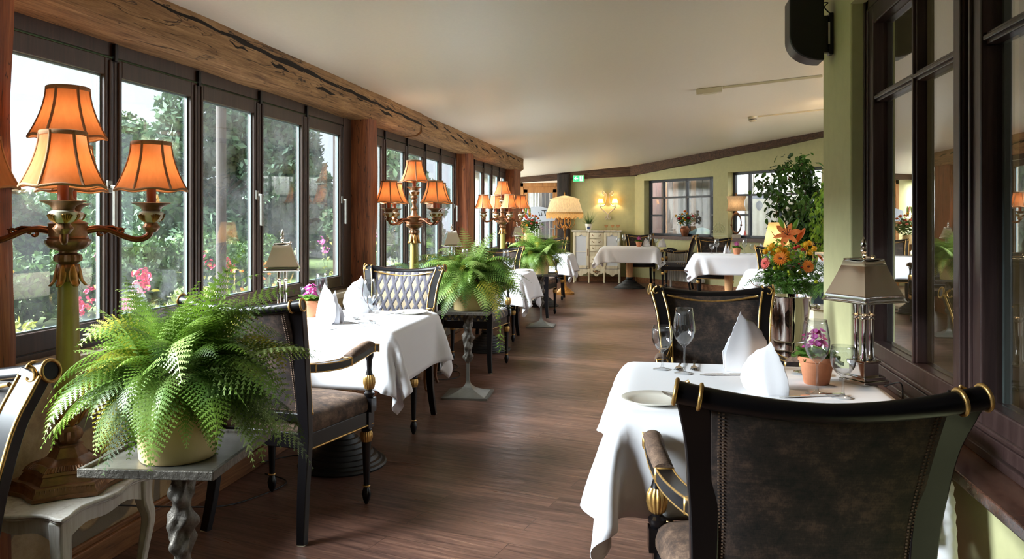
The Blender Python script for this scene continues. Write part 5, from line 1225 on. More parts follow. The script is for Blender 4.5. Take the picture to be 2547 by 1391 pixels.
for i in range(60):
    a = rnd.uniform(-2.6,.0); P = spline([(0,0,.02),(.08*math.cos(a),.08*math.sin(a),.09),(.17*math.cos(a),.16*math.sin(a),.03+rnd.uniform(-.04,.04))], 4); stx.tube(P, .0008, 4)
    for p in P[3:]:
        for k in range(6):
            q = Vector((rnd.gauss(0,1), rnd.gauss(0,1), rnd.gauss(0,1))).normalized()*.022; stx.add([p, Vector(p)+q+Vector((.0007,0,0)), Vector(p)+q], [(0,1,2)])
stx.build('asparagus_sprays', M['leafmid'], bq, 0)
S_ = lambda px, py: ((px-1958)/1950*4.73, (742-py)/1950*4.73)
def at_(px, py, y=-.06): sx_, sz_ = S_(px, py); return (sx_*.98, y, sz_+.0)
lily(bq, at_(1966,598,-.02), (-.25,-.85,.55), 'f_lily', .085)
bud(bq, at_(1961,585,0), at_(1948,556,0), .013, 'leaflime'); bud(bq, at_(1978,590,0), at_(1992,560,0), .013, 'leaflime'); bud(bq, at_(1985,618,0), at_(2006,582,-.02), .015, 'f_lily')
gerbera(bq, at_(1942,650,-.15), (-.2,-.95,.3), 'f_orange', .042); gerbera(bq, at_(2004,668,-.13), (.35,-.9,.2), 'f_orange', .040); gerbera(bq, at_(1911,662,-.10), (-.75,-.6,.2), 'f_coral', .036); gerbera(bq, at_(2040,650,-.02), (.7,-.3,.6), 'f_orange', .03)
for px, py in ((1925,622),(1938,632),(1945,628),(1957,632),(1960,640),(1912,636),(1930,640),(2000,618),(2010,616),(2018,628),(2013,638),(2004,627),(1968,652),(1950,641),(1921,628)): button(bq, at_(px, py, rnd.uniform(-.13,-.06)), 'f_yellow', .018)
for px, py in ((1973,640),(1990,645),(1963,680),(1968,690),(1988,682),(1951,675),(1931,673),(2022,702),(1941,672),(1993,620)): button(bq, at_(px, py, rnd.uniform(-.13,-.08)), 'f_lime', .013)
for px, py in ((1985,622),(1977,626),(1994,629)): rose(bq, at_(px, py, -.11), 'f_coral', .016, 'carnation')
for px, py in ((1974,668),(1985,662),(1990,670)): rose(bq, at_(px, py, -.13), 'f_red', .009, 'carnation')
tw = MB()
for P in ([(-.05,0,.2),(-.03,0,.30),(-.065,-.01,.37)], [(-.03,0,.05),(-.15,-.03,.06),(-.19,-.03,.10)], [(-.02,0,.04),(-.16,-.05,.02),(-.23,-.05,.05)], [(0,0,.15),(.03,-.04,.25),(.05,-.05,.33)]): tw.tube(spline(P, 4), .002, 5)
tw.build('twigs', M['brownleg'], bq, 180)
vs_ = MB().lathe([(.15,0),(.15,.012),(.03,.03),(.022,.04),(.022,.77),(.10,.785),(.10,.79)], 28).build('bouquet_pedestal', M['cream'], None, 40); vs_.location = (.715, 4.66, 0); tag(vs_, 'slim cream pedestal under the orange lily bouquet', 'pedestal')
# low cream dividers with greenery
for (x, y, w_, h, lab, rr) in ((1.40, 5.2, .9, .745, 'low cream divider cabinet with white top between cooler and pier', 0), (2.2, 8.9, .9, .90, 'cream divider with white top behind the bouquet', 0)):
    dv = thing('divider_cabinet', lab, 'cabinet', (x, y, 0)); MB().box((0,0,h/2-.015), (w_,.3,h-.03)).box((0,-.152,h/2-.02), (w_-.14,.01,h-.2)).build('body', M['cream'], dv, 0, bevel=.004); MB().box((0,0,h-.015), (w_+.05,.36,.03)).build('top', M['ledge'], dv, 0, bevel=.004)
pf = thing('planter_fern', 'dark fern spilling over the low cream divider beside the pier', 'plant', (1.16, 5.2, .745)); MB().box((0,0,.06), (.4,.18,.12)).build('planter', M['darkgrey'] if 'darkgrey' in M else M['iron'], pf, 0, bevel=.004)
fern_fronds(55, 80, .14, .12, (.16,.30), 1.0, .05, 3).build('fronds', M['leafmid'], pf, 0)
# terracotta pots with african violets
def violet_proto(mat):
    t = thing('potted_violet', None, 'potted flower')
    MB().lathe([(.0,0),(.036,0),(.038,.003),(.052,.072),(.056,.074),(.0575,.082),(.0565,.088),(.051,.088),(.048,.076),(0,.074)], 36).build('pot', M['terracotta'], t, 40)
    rnd = random.Random(6); lv = MB()
    for i in range(16):
        a = TAU*i/16+rnd.uniform(-.2,.2); l = rnd.uniform(.045,.07); el = rnd.uniform(-.1,.7); d = Vector((math.cos(a)*math.cos(el), math.sin(a)*math.cos(el), math.sin(el))); s = d.cross(Vector((0,0,1))).normalized(); o = Vector((0,0,.085))+d*.012
        lv.grid(lambda u, v: tuple(o+d*l*v+s*(u-.5)*2*.026*math.sin(PI*min(1,.08+v*.9))**.7+Vector((0,0,.010*abs(u-.5)*2-.018*v*v+.003*math.sin(v*20)))), 4, 6)
    lv.build('leaves', M['violetleaf'], t, 180)
    fw = MB()
    for i in range(26):
        a = rnd.uniform(0, TAU); r = .034*rnd.random()**.5; c = Vector((r*math.cos(a), r*math.sin(a), .145+rnd.uniform(-.03,.03)-r*.5)); petal_ring(fw, c, 6, .013, .006, .003, .004, (math.cos(a)*.5, math.sin(a)*.5, .8), rnd.random(), .6)
    fw.build('blossoms', M[mat], t, 180); return t
M['violetleaf'] = leafmat('violet_leaf', rgb(70,112,44), rgb(128,170,74), .5, .25, 22)
vp = violet_proto('f_pink')
for x, y, s, lab in ((.503, 2.62, 1, 'terracotta pot of magenta african violets beside the nickel lamp'), (-1.80, 3.90, 1, 'magenta flowers showing behind the near napkin on the first window table'), (-.29, 14.28, 1.05, 'terracotta pot of pink violets on the far table before the cabinet'), (1.14, 11.55, 1.05, 'terracotta pot of pink violets on the far table before the radiator')):
    place(vp, (x, y, .7525), 20, lab, 'terracotta pots of violets', s)
# roses and lilies on a pedestal beyond the third table
bb = thing('rose_bouquet', 'bouquet of coral roses, yellow blooms and closed lilies before the glazed door', 'bouquet', (-2.12, 13.2, .86)); rnd = random.Random(14)
MB().lathe([(0,0),(.07,0),(.09,.06),(.08,.13),(.085,.15),(.07,.14),(0,.12)], 24).build('vase', M['yellowpot'], bb, 40)
foliage(rnd, bb, (.02,0,.28), .2, 460, .055)
for i in range(16):
    a = rnd.uniform(-PI, 0.3); e = rnd.uniform(-.2,1.2); c = Vector((.19*math.cos(a)*math.cos(e), .19*math.sin(a)*math.cos(e), .28+.22*math.sin(e))); rose(bb, c, ('f_coral','f_rose','f_yellow','f_orange')[i % 4], .034)
for k in range(5): a = Vector((rnd.uniform(-.08,.12), -.05, .42)); bud(bb, a, a+Vector((rnd.uniform(-.08,.08), 0, .17)), .02, ('leaflime','f_rose')[k % 2])
pd = MB().lathe([(.15,0),(.14,.03),(.04,.06),(.035,.7),(.10,.77),(.13,.80)], 24).build('flower_pedestal', M['brownleg'], None, 40); pd.location = (-2.12, 13.2, 0); pd.scale = (1,1,1.075); tag(pd, 'turned pedestal under the coral rose bouquet', 'pedestal')
# copper vase on the far sill
q = A+U*tpx(1697)+NW*.06
cv = thing('copper_vase', 'copper vase of red and yellow flowers on the far window sill', 'vase', (q.x, q.y, zs)); rnd = random.Random(19)
MB().lathe([(0,0),(.05,0),(.055,.02),(.085,.11),(.088,.14),(.06,.17),(.062,.19),(.055,.19),(0,.17)], 28).build('vase', plain('copper', rgb(170,110,80), .35, .7, nscale=30, nstr=.3, var=.3), cv, 40)
foliage(rnd, cv, (0,0,.32), .17, 340, .05); rose(cv, (-.1,-.12,.33), 'f_red', .045, 'dahlia'); rose(cv, (.06,-.13,.34), 'f_red', .045, 'dahlia'); rose(cv, (.14,-.08,.38), 'f_coral', .04, 'dahlia'); rose(cv, (.0,-.1,.46), 'f_orange', .04, 'dahlia')
for c in ((-.03,-.15,.33),(-.16,-.08,.38),(-.08,-.12,.24),(.04,-.1,.42),(-.05,-.1,.41),(.0,-.15,.30)): button(cv, c, 'f_yellow', .022)
# oval-framed lamp on the far sill
q = A+U*tpx(1826)+NW*.05
ol = thing('oval_table_lamp', 'bronze lamp with open oval body and beige drum shade on the far sill', 'lamp', (q.x, q.y, zs), math.degrees(angU)+40)
MB().box((0,0,.03), (.14,.10,.06)).build('base', M['ledge'], ol, 0, bevel=.003)
MB().torus((0,0,.25), .1, .012, 40, 10, Matrix.Diagonal((.8,1,1.7)).to_3x3() @ Rx(PI/2)).lathe([(.02,.06),(.03,.07),(.012,.085)], 16).lathe([(.012,.42),(.02,.435),(.008,.45),(.008,.72),(.022,.735),(.014,.76),(0,.77)], 14).ball((-.08,-.01,.22), .02).ball((.08,-.01,.22), .02).ball((0,-.01,.41), .025).build('oval_body', M['bronze'], ol, 60)
MB().grid(lambda u, v: ((.165-.035*math.sin(PI*v))*math.cos(TAU*u), (.11-.02*math.sin(PI*v))*math.sin(TAU*u), .46+.25*v), 40, 8).build('lamp_shade', M['shade_beige'], ol, 180)
lamp('bulb_light', 'POINT', .35, (1,.75,.5), (0,0,.58), ol, shadow_soft_size=.03)
# parchment lamp
pl_ = thing('parchment_lamp', 'lamp with tall glowing parchment cone shade behind the lily bouquet', 'lamp', (1.42, 9.75, 0))
MB().lathe([(.14,0),(.14,.02),(.03,.04),(.02,.06),(.02,.85)], 24).build('pole', M['bronze'], pl_, 40)
MB().grid(lambda u, v: ((.155-.065*v)*math.cos(TAU*u), (.155-.065*v)*math.sin(TAU*u), .92+.30*v), 36, 4).build('lamp_shade', M['parchment'], pl_, 180)
lamp('bulb_light', 'POINT', 1.0, (1,.72,.42), (0,0,1.04), pl_, shadow_soft_size=.03)
# pleated lamp half behind the pier
fl_ = thing('pleated_floor_lamp', 'floor lamp with yellow pleated shades half hidden by the green pier', 'lamp', (1.86, 8.6, 0))
MB().lathe([(.14,0),(.14,.02),(.03,.05),(.014,.08),(.014,1.75)], 24).tube([(0,0,1.3),(.10,.25,1.26),(.15,.4,1.36)], .01, 8).build('pole', M['bronze'], fl_, 40)
def pleat(r0, r1, z0, z1, c=(0,0), n=40):
    return MB().grid(lambda u, v: (c[0]+(r0+(r1-r0)*v+.003*math.cos(u*TAU*n))*math.cos(TAU*u), c[1]+(r0+(r1-r0)*v+.003*math.cos(u*TAU*n))*math.sin(TAU*u), z0+(z1-z0)*v), n*4, 2)
M['shade_gold'] = shademat('yellow_pleated_shade', rgb(244,206,130), .6, 40)
so = pleat(.095, .06, 1.74, 1.98).build('lamp_shade', M['shade_gold'], fl_, 180)
MB().torus((0,0,1.745), .096, .004, 36, 6).torus((0,0,1.975), .061, .004, 36, 6).build('shade_trim', M['bronzegold'], so, 180)
pleat(.08, .05, 1.42, 1.58, (.15,.4)).build('lamp_shade', M['shade_gold'], fl_, 180)
lamp('bulb_light', 'POINT', 1.6, (1,.72,.4), (0,0,1.86), fl_, shadow_soft_size=.03); lamp('bulb_light', 'POINT', 2.5, (1,.72,.4), (.15,.4,1.5), fl_, shadow_soft_size=.03)
# fringed floor lamp
fr = thing('fringed_floor_lamp', 'ornate gilt floor lamp with cream fringed dome shade beside the glazed door', 'lamp', (-1.49, 13.05, 0))
MB().lathe([(.16,0),(.16,.03),(.12,.05,.03),(.10,.08),(.05,.11),(.03,.14),(.018,.2),(.018,.55),(.03,.58),(.018,.61),(.016,1.05),(.03,1.08),(.014,1.12),(.012,1.66),(.01,1.69),(0,1.71)], 32, flute=8).build('pole', M['bronzegold'], fr, 40)
sc_ = MB()
for i in range(6):
    a = TAU*i/6; d = Vector((math.cos(a), math.sin(a), 0))
    sc_.tube(spline([d*.015+Vector((0,0,1.15)), d*.1+Vector((0,0,1.10)), d*.17+Vector((0,0,1.19)), d*.13+Vector((0,0,1.27)), d*.09+Vector((0,0,1.22)), d*.11+Vector((0,0,1.18))], 6), .006, 6)
    sc_.tube(spline([d*.02+Vector((0,0,1.28)), d*.12+Vector((0,0,1.25)), d*.20+Vector((0,0,1.31))], 6), .005, 6)
sc_.build('scroll_arms', M['bronzegold'], fr, 180)
def dome(u, v):
    a = TAU*u; pl = 1+.006*math.cos(a*60); r = (.305-.075*v*1.6) if v < .62 else .230*(1-((v-.62)/.38))**.8+.02; z = 1.345+ (.24*v/.62 if v < .62 else .24+.06*((v-.62)/.38)); return (r*pl*math.cos(a), r*pl*math.sin(a), z)
so = MB().grid(dome, 180, 16).build('lamp_shade', M['shade_cream'], fr, 180)
MB().grid(lambda u, v: ((.307+.004*math.cos(u*TAU*90))*math.cos(TAU*u), (.307+.004*math.cos(u*TAU*90))*math.sin(TAU*u), 1.365-(.085+.022*math.cos(u*TAU*12))*v), 360, 3).build('fringe', M['fringe'], so, 180)
lamp('bulb_light', 'POINT', 1.6, (1,.74,.45), (0,0,1.45), fr, shadow_soft_size=.04)
# ---- cream cabinet at the back wall
cb = thing('cream_cabinet', 'distressed cream serpentine cabinet with glass door and drawers at the back wall', 'cabinet', (-1.13, 15.52, 0)); m_ = M['creamwood']
Wd, Hc = .94, 1.03
body = MB().box((0,0,.62), (Wd-.02,.34,.72)); body.build('body', m_, cb, 0, bevel=.004)
MB().prism([(-Wd/2-.02,.19),(-Wd/2-.02,-.17),(-.17,-.17),(-.14,-.2),(.14,-.2),(.17,-.17),(Wd/2+.02,-.17),(Wd/2+.02,.19)], 1.0, 1.03).build('top', M['whitewood'], cb, 0, bevel=.006)
for i, z in enumerate((.925, .80, .675, .46)):
    hz = (.105,.105,.105,.12)[i]; d_ = MB().grid(lambda u, v: (-.13+.26*u, -.185-.03*math.sin(PI*u), z-hz/2+hz*v), 10, 1).box((0,-.175,z), (.265,.02,hz+.008)).build('drawer', m_, cb, 50)
    MB().tube(spline([(-.08,-.222,z+.02),(-.06,-.232,z-.005),(-.045,-.225,z-.01)],4), .006, 6).tube(spline([(.08,-.222,z+.02),(.06,-.232,z-.005),(.045,-.225,z-.01)],4), .006, 6).build('drawer_pull', M['bronze'], d_, 180)
for s in (-1, 1):
    x0, x1 = (-.45,-.15) if s < 0 else (.15,.45); dd = thing('x','','x'); bpy.data.objects.remove(dd)
    fr_ = MB(); zt_, zb_ = .985, .28
    arch = [(x0+.045+(x1-x0-.09)*k/12, .90+.03*math.sin(PI*k/12)+.012*math.cos(k/12*TAU*2)) for k in range(13)]
    outer = [(x0,zb_),(x1,zb_),(x1,zt_),(x0,zt_)]
    fr_.box(((x0+.02),-.18,(zt_+zb_)/2), (.045,.03,zt_-zb_)).box(((x1-.02),-.18,(zt_+zb_)/2), (.045,.03,zt_-zb_)).box(((x0+x1)/2,-.18,zb_+.03), (x1-x0-.05,.03,.06))
    fr_.prism(arch+[(x1-.045,zt_),(x0+.045,zt_)], .165, .195, Rx(PI/2))
    do = fr_.build('door', m_, cb, 0, bevel=.003)
    MB().box(((x0+x1)/2,-.175,.61), (x1-x0-.08,.004,.72)).build('pane', plain('painted_lit_glass', rgb(206,210,218), .45), do, 0)  # opaque pale colour; the lit look of the glass is painted in
    MB().box(((x0+x1)/2,-.179,.61), (x1-x0-.08,.006,.016)).build('shelf', M['white'], do, 0)
    MB().box((x1-.02 if s < 0 else x0+.02,-.2,.6), (.012,.012,.14)).build('key_plate', M['bronze'], do, 0, bevel=.003)
sk = MB(); poly = [(-Wd/2+.01,.27)]+[(-Wd/2+.01+(Wd-.02)*k/48, .175+.035*math.cos(k/48*TAU*3)+.012*math.cos(k/48*TAU*9)) for k in range(49)]+[(Wd/2-.01,.27)]
sk.prism(poly[::-1], .165, .185, Rx(PI/2)); sk.build('apron', m_, cb, 0)
MB().torus((0,-.195,.22), .03, .006, 14, 6, Rx(PI/2)).tube([(-.07,-.192,.235),(-.03,-.195,.225),(.03,-.195,.225),(.07,-.192,.235)], .008, 6).build('carving', M['bronze'], cb, 180)
for x in (-.44, -.15, .15, .44):
    P = spline([(0,0,.27),(0,-.012,.2),(0,.0,.1),(0,.002,.03),(0,-.012,0)], 4); MB().sweep([(x, -.165+p[1], p[2]) for p in P], [.045-.022*j/(len(P)-1) for j in range(len(P))], [.045-.022*j/(len(P)-1) for j in range(len(P))]).build('leg', m_, cb, 60, bevel=.004)
    if abs(x) > .3: MB().sweep([(x, .15, .27),(x,.15,0)], [.045,.025], [.045,.025]).build('leg', m_, cb, 0)
sn = thing('potted_grass', 'spiky grass plant in a white pot on the cream cabinet', 'plant', (-1.29, 15.44, 1.03)); rnd = random.Random(5)
MB().lathe([(0,0),(.05,0),(.07,.1),(.072,.125),(.062,.125),(0,.11)], 28).build('pot', M['porcelain'], sn, 40); MB().box((0,-.061,.045), (.05,.012,.05)).build('blue_label', M['blueink'], sn, 0)
gb = MB()
for i in range(95):
    a = rnd.uniform(0,TAU); e = rnd.uniform(.35,1.4); l = rnd.uniform(.16,.34); P = [Vector((.03*math.cos(a),.03*math.sin(a),.11))]; d = Vector((math.cos(a)*math.cos(e), math.sin(a)*math.cos(e), math.sin(e)))
    for k in range(6): d = (d+Vector((0,0,-.09))).normalized(); P.append(P[-1]+d*l/6)
    s = d.cross(Vector((0,0,1))).normalized(); mbv = [p+s*.0045*(1-k/6.3) for k, p in enumerate(P)]+[p-s*.0045*(1-k/6.3) for k, p in enumerate(P)]; gb.add(mbv, [(k,k+1,k+8,k+7) for k in range(6)])
gb.build('blades', M['leafdark'], sn, 0)
def cup_proto():
    t = thing('liqueur_glass', None, 'glass'); MB().lathe([(.03,0),(.005,.006),(.004,.045),(.03,.06),(.038,.085),(.036,.105),(.034,.105),(.035,.085),(.02,.062),(0,.058)], 20).build('glass_body', glassmat('rose_glass', (.97,.84,.78), 1.5), t, 180); return t
cp_ = cup_proto()
for i, (x, lab) in enumerate(((-.95, 'rosy liqueur glass nearest the grass pot on the cabinet'), (-.83, 'rosy liqueur glass, the middle of three on the cabinet'), (-.72, 'rosy liqueur glass at the free end of the cabinet top'))): place(cp_, (x, 15.5, 1.031), 0, lab, 'liqueur glasses on the cabinet')
# wall sconce
sn = thing('wall_sconce', 'white scrolled double wall sconce with two lit shades on the back wall', 'wall lamp', (-.93, 15.73, 1.5)); g = MB()
for s in (-1, 1):
    g.tube(spline([(s*.02,-.015,.24),(s*.08,-.015,.30),(s*.11,-.015,.26),(s*.08,-.015,.22),(s*.055,-.015,.25)],6), .011, 8)
    g.tube(spline([(s*.03,-.015,.25),(s*.035,-.02,.12),(s*.07,-.03,.02),(s*.14,-.05,.0),(s*.125,-.04,-.05),(s*.03,-.02,-.13),(-s*.0,-.015,-.2),(s*.03,-.015,-.26),(s*.055,-.015,-.22),(s*.03,-.015,-.2)],6), .012, 8)
g.build('scroll_frame', M['ledge'], sn, 180)
for s in (-1, 1):
    MB().lathe([(.022,.01),(.024,.016),(.012,.02),(.012,.07)], 14, (s*.14,-.055,0)).build('candle_sleeve', M['ivory'], sn, 40)
    MB().grid(lambda u, v: (s*.14+(.062-.022*v)*math.cos(TAU*u), -.055+(.062-.022*v)*math.sin(TAU*u), .06+.095*v), 32, 3).build('lamp_shade', M['shade_gold'], sn, 180)
    lamp('bulb_light', 'POINT', .8, (1,.70,.36), (s*.14,-.055,.10), sn, shadow_soft_size=.015)
# radiators under the far windows
def radiator(t0, t1, lab, z0=.12, z1=.66):
    p = A+U*t0-NW*.12; L = t1-t0; t = thing('radiator', lab, 'radiator', (p.x, p.y, 0), math.degrees(angU)); n = int(L/.055); k = MB()
    for i in range(n):
        x = .0275+i*.055; k.box((x,0,(z0+z1)/2), (.036,.07,z1-z0-.02)); k.tube([(x,-.03,z0),(x,-.03,z1)], .015, 8)
    k.build('fins', M['white'], t, 50, bevel=0); MB().box((L/2,.03,z1-.05), (L,.02,.05)).box((L/2,.03,z0+.04), (L,.02,.05)).build('header', M['white'], t, 0)
    for x in (.1, L-.1): MB().box((x,.055,.5), (.03,.06,.04)).box((x,0,z0/2), (.03,.03,z0)).build('bracket', M['white'], t, 0)
radiator(tpx(1672), tpx(1762), 'white ribbed radiator under the far window with the copper vase')
# painted crown motif on the wall between the far windows
q = A+U*tpx(1789)-NW*.006; cr = thing('wall_motif', 'pale stencilled crown ornament painted on the green wall between far windows', 'wall ornament', (q.x, q.y, .98), math.degrees(angU)); g = MB()
for r in (.06,.1,.14): g.tube([(r*1.0*math.cos(a), 0, r*1.1*math.sin(a)+.03) for a in [PI*i/14 for i in range(15)]], .004, 4, sq=(1,.4))
for i in range(7): a = PI*(i+.5)/7; g.ball((.165*math.cos(a),0,.03+.18*math.sin(a)), .012, 8, 6, (1,.2,1)); g.tube([(.0,0,.03),(.15*math.cos(a),0,.03+.165*math.sin(a))], .003, 4)
g.box((0,0,.012), (.36,.003,.008)).box((0,0,-.01), (.36,.003,.006)); g.build('stencil', plain('pale_stencil_paint', rgb(206,214,176), .7), cr, 0)
# cables on the floor
for P, lab in (([(-1.98,4.55,.012),(-1.9,4.3,.006),(-1.72,4.32,.006),(-1.76,4.0,.006),(-1.92,3.9,.006),(-1.98,3.7,.03)], 'thin black cable on the floor under the first window table'), ([(-1.97,6.4,.03),(-1.8,6.2,.006),(-1.62,6.3,.006),(-1.55,6.05,.006),(-1.75,5.95,.006),(-1.66,6.5,.006),(-1.9,6.7,.01)], 'tangled black cable on the floor behind the middle plant stand'), ([(-1.97,2.5,.25),(-1.9,2.9,.1),(-1.84,3.2,.008),(-1.74,3.5,.006),(-1.9,3.6,.01)], 'black cable trailing from the wall to the first window table')):
    o = MB().tube(spline(P, 8), .0035, 6).build('floor_cable', M['rubber'], smooth=180); tag(o, lab, 'cable', 'floor cables')
o = MB().tube(spline([(.70,2.60,.756),(.735,2.56,.775),(.76,2.62,.70),(.79,2.64,.66)], 6), .0025, 6).build('lamp_cable', M['rubber'], smooth=180); tag(o, 'short black cable curling from the nickel lamp on the pier table', 'cable')
# ================================================================ OUTSIDE
M['lawn'] = plain('garden_ground', rgb(96,112,60), .95, nscale=3, nstr=.6, var=.35)
MB().box((-32, 10, -.35), (59.2, 90, .3)).build('garden_ground', M['lawn'], smooth=0, kind='structure')
M['t1'] = leafmat('tree_leaf_dark', rgb(40,62,44), rgb(92,122,88), .7, .08, .5); M['t2'] = leafmat('tree_leaf_mid', rgb(54,82,52), rgb(114,142,98), .7, .08, .6)
M['hedge'] = leafmat('hedge_leaf', rgb(84,104,30), rgb(176,178,80), .7, .15, 3); M['bush'] = leafmat('bush_leaf', rgb(34,60,26), rgb(86,118,54), .7, .15, 3)
M['bark'] = wood('tree_bark', rgb(50,42,34), rgb(78,66,54), rgb(96,84,70), 2, 1, .9)
def leaves(rnd, blobs, n, size, flatten=1):
    # numpy leaf scatter on the shells of blobs
    rs = np.random.RandomState(rnd.randint(0, 99999)); V = []; k = len(blobs); w = np.array([b[3]**2 for b in blobs]); w = w/w.sum(); idx = rs.choice(k, n, p=w)
    B = np.array(blobs)[idx]; d = rs.normal(size=(n,3)); d /= np.linalg.norm(d, axis=1, keepdims=True); d[:,2] *= .9
    c = B[:,:3]+d*(B[:,3:4]*(.55+.5*rs.rand(n,1)**.5))
    a = rs.normal(size=(n,3)); a /= np.linalg.norm(a, axis=1, keepdims=True); b = np.cross(a, rs.normal(size=(n,3))); b /= np.linalg.norm(b, axis=1, keepdims=True)
    s = size*(.6+.8*rs.rand(n,1)); v = np.stack([c-a*s, c+b*s*.5, c+a*s, c-b*s*.5], 1).reshape(-1,3)
    return v.tolist(), [(4*i,4*i+1,4*i+2,4*i+3) for i in range(n)]
def tree(name, x, y, h, r, n, mat, lab, group, seed, size=.12, trunk=True, cat='tree'):
    rnd = random.Random(seed); t = thing(name, lab, cat, (x, y, -.2), 0, group); bl = []
    for i in range(26):
        a = rnd.uniform(0,TAU); e = rnd.uniform(-.5,1)**1; rr = r*rnd.uniform(.25,.85); zz = h*.55+(h*.42)*math.sin(e*PI/2)*rnd.uniform(.5,1); k = 1-.45*max(0,(zz-h*.6)/(h*.4)); bl.append((rr*math.cos(a)*k, rr*math.sin(a)*k, zz, r*rnd.uniform(.22,.40)))
    for i in range(10): a = rnd.uniform(0,TAU); bl.append((r*.7*math.cos(a), r*.7*math.sin(a), h*rnd.uniform(.15,.45), r*.35))
    v, f = leaves(rnd, bl, n, size); MB().add(v, f).build('crown', M[mat], t, 0)
    if trunk:
        mb = MB().tube([(0,0,0),(.05,0,h*.3),(0,.05,h*.6),(0,0,h*.85)], [h*.03,h*.025,h*.018,h*.006], 8)
        for i in range(7):
            a = rnd.uniform(0,TAU); z = h*rnd.uniform(.25,.6); mb.tube([(0,0,z),(r*.35*math.cos(a),r*.35*math.sin(a),z+h*.12),(r*.6*math.cos(a),r*.6*math.sin(a),z+h*.22)], [h*.012,h*.008,h*.003], 6)
        mb.build('trunk', M['bark'], t, 60)
    return t
GTt = 'trees beyond the garden'
for x, y, h, r, n, mt, lab, sd, sz in ((-10.9, 18.6, 4.3, 2.3, 30000, 't1', 'tall dark leafy tree filling the panes around the dark downpipe', 3, .11), (-15.6, 20.6, 4.3, 1.9, 20000, 't2', 'tree with stepped outline seen in the second pane', 4, .11),
    (-7.0, 19.8, 3.1, 1.6, 16000, 't2', 'leafy tree behind the panes nearest the first timber post', 5, .10), (-21.2, 21.2, 2.7, 2.2, 12000, 't2', 'distant round bush low in the first pane', 6, .13), (-26.5, 24, 2.4, 2.4, 9000, 't2', 'distant low shrub beside the frame post in the first pane', 7, .14),
    (-18.6, 25.5, 2.2, 2.2, 9000, 't1', 'low dark bush seen between the big lamp shades and the window stile', 8, .14), (-8.9, 24.6, 3.3, 1.5, 12000, 't1', 'dark tree seen through the second window bay', 9, .11), (-13.6, 27.5, 3.6, 2.6, 14000, 't1', 'dark tree far behind the two tallest trees', 10, .14), (-5.9, 30, 2.2, 1.6, 7000, 't2', 'small tree seen behind the second candelabra', 12, .12)):
    tree('broadleaf_tree', x, y, h, r, n, mt, lab, GTt, sd, sz)
def hedge(name, x0, x1, y0, y1, z0, z1, n, mat, size, lab, seed, cat='hedge', kind=None):
    rnd = random.Random(seed); bl = []
    for i in range(int((y1-y0)/.16)):
        bl.append((rnd.uniform(x0,x1), y0+(y1-y0)*(i+rnd.random())/int((y1-y0)/.16), z0+(z1-z0)*rnd.uniform(.2,.85), (z1-z0)*rnd.uniform(.3,.5)))
    v, f = leaves(rnd, bl, n, size); o = MB().add(v, f).build(name, M[mat], None, 0); tag(o, lab, cat, None, kind); return o
hedge('yellow_hedge', -4.3, -3.5, 3.7, 12, -.2, .48, 26000, 'hedge', .035, 'yellow green clipped hedge running outside below the window panes', 1, kind='stuff')
hedge('garden_shrubs', -5.6, -3.9, 1.4, 3.4, -.2, .45, 9000, 'bush', .04, 'green shrubs outside the first pane behind the big lamp', 2, 'shrubs', 'stuff')
hedge('tall_shrubs', -9.4, -8.2, 5, 16, -.2, .8, 26000, 'bush', .06, 'taller green shrub border across the garden behind the hedge', 3, 'shrubs', 'stuff')
hedge('far_treeline', -40, -34, 4, 60, -.2, 2.6, 24000, 't2', .22, 'hazy treeline at the far end of the garden', 4, 'trees', 'stuff')
M['f_crimson'] = fl('crimson_petal', (150,22,62), (206,60,104))
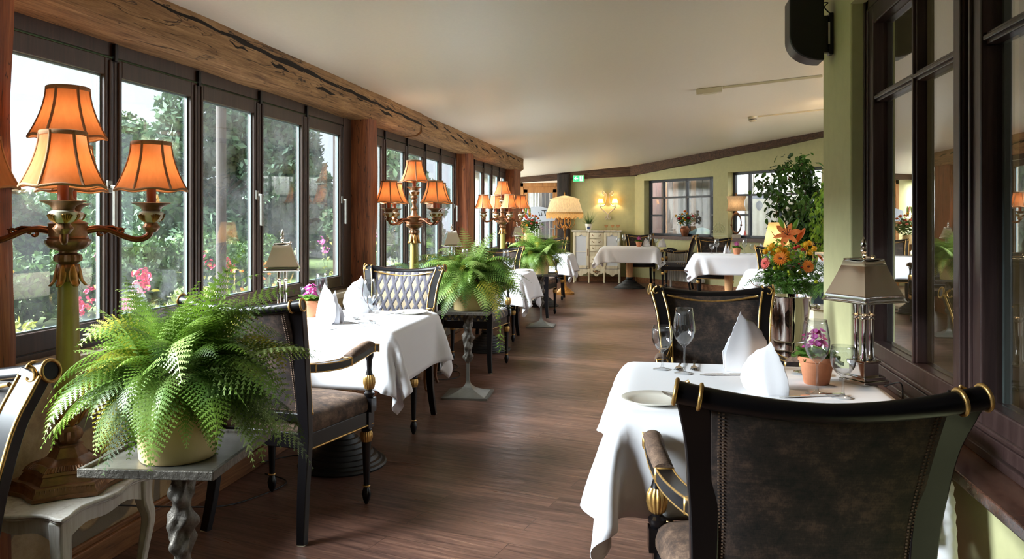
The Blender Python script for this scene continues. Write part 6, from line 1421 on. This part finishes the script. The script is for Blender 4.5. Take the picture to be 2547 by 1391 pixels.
# flowers by the panes
def flowers(name, x, y, z, n, spread, kind, mat, lab, seed, leafmat_='bush', size=.02, group=None, cat='flowers'):
    rnd = random.Random(seed); t = thing(name, lab, cat, (x, y, -.2), 0, group); st_ = MB(); fw = MB(); lv = MB(); pts = []
    for i in range(n):
        a = rnd.uniform(0,TAU); r = spread*rnd.random()**.5; tx, ty, tz = r*math.cos(a)*.6, r*math.sin(a)*1.3, z+.2+rnd.uniform(-.22,.12)
        P = spline([(tx*.5,ty*.5,.0),(tx*.8,ty*.8,tz*.6),(tx,ty,tz)], 4); st_.tube(P, .002, 4); pts += P[5:]
        if kind == 'daisy': petal_ring(fw, (tx,ty,tz), 9, size, size*.22, .004, -.006, (rnd.gauss(0,.4)+.5, rnd.gauss(0,.4)-.5, .8)); fw.ball((tx,ty,tz+.004), size*.25, 6, 4)
        else:
            for k in range(22): q = Vector((rnd.gauss(0,1), rnd.gauss(0,1), rnd.gauss(0,1))).normalized()*size*2.2*rnd.uniform(.6,1); petal_ring(fw, Vector((tx,ty,tz))+q, 5, size*.55, size*.28, 0, .002, q, rnd.random(), .3)
    st_.build('stems', M['bush'], t, 180); fw.build('blooms', M[mat], t, 180)
    leafcloud(rnd, pts, .05 if kind != 'daisy' else .025, .04, lv, 0, 2); lv.build('leaves', M[leafmat_], t, 0); return t
flowers('yellow_coneflowers', -3.25, 2.95, .98, 34, .42, 'daisy', 'f_yellow', 'yellow daisy flowers outside the first pane beside the big lamp pole', 1)
flowers('pink_hydrangea', -3.1, 4.05, .98, 9, .30, 'ball', 'f_crimson', 'crimson pink flower heads outside the second pane', 2, 'hedge', .026)
flowers('pink_hydrangea', -3.2, 5.25, .98, 5, .26, 'ball', 'f_crimson', 'crimson flower heads outside behind the first silver desk lamp', 3, 'hedge', .02)
flowers('yellow_coneflowers', -3.2, 5.9, .86, 12, .3, 'daisy', 'f_orange', 'orange daisy flowers outside the panes nearest the first timber post', 4)
flowers('pink_hydrangea', -3.3, 8.2, .98, 8, .5, 'ball', 'f_pink', 'magenta flower heads outside the second window bay', 5, 'hedge', .02)
# downpipe outside
dp = MB().tube([(-2.62,4.41,-.2),(-2.62,4.41,2.4)], .030, 14).build('downpipe', plain('dark_brown_pipe', rgb(52,42,36), .8), None, 60); tag(dp, 'dark downpipe standing outside the middle panes', 'downpipe')
# stone gable seen from the third bay
gs_ = thing('stone_outbuilding', 'pale stone outbuilding seen through the third window bay', 'building', (-2.2, 30.5, -.2)); MB().box((0,0,1.9), (4,5,3.8)).build('wall', M['ledge'], gs_, 0); MB().prism([(-2.3,3.8),(2.3,3.8),(0,5.2)], -2.7, 2.7, Rx(PI/2)).build('roof', M['iron'], gs_, 0)

MB().box((-3.02, 6, -.19), (1.2, 20, .04)).build('bounce_paving', plain('pale_bounce_paving', rgb(214,208,196), .8, nscale=8, nstr=.2, var=.06), smooth=0, kind='structure')  # pale strip added below the panes to bounce sun onto the ceiling
MB().box((7.2, 6, -.12), (7.0, 26, .1)).build('bounce_ground_side', M['ledge'], smooth=0, kind='structure')  # unseen pale ground added past the open side to bounce light indoors
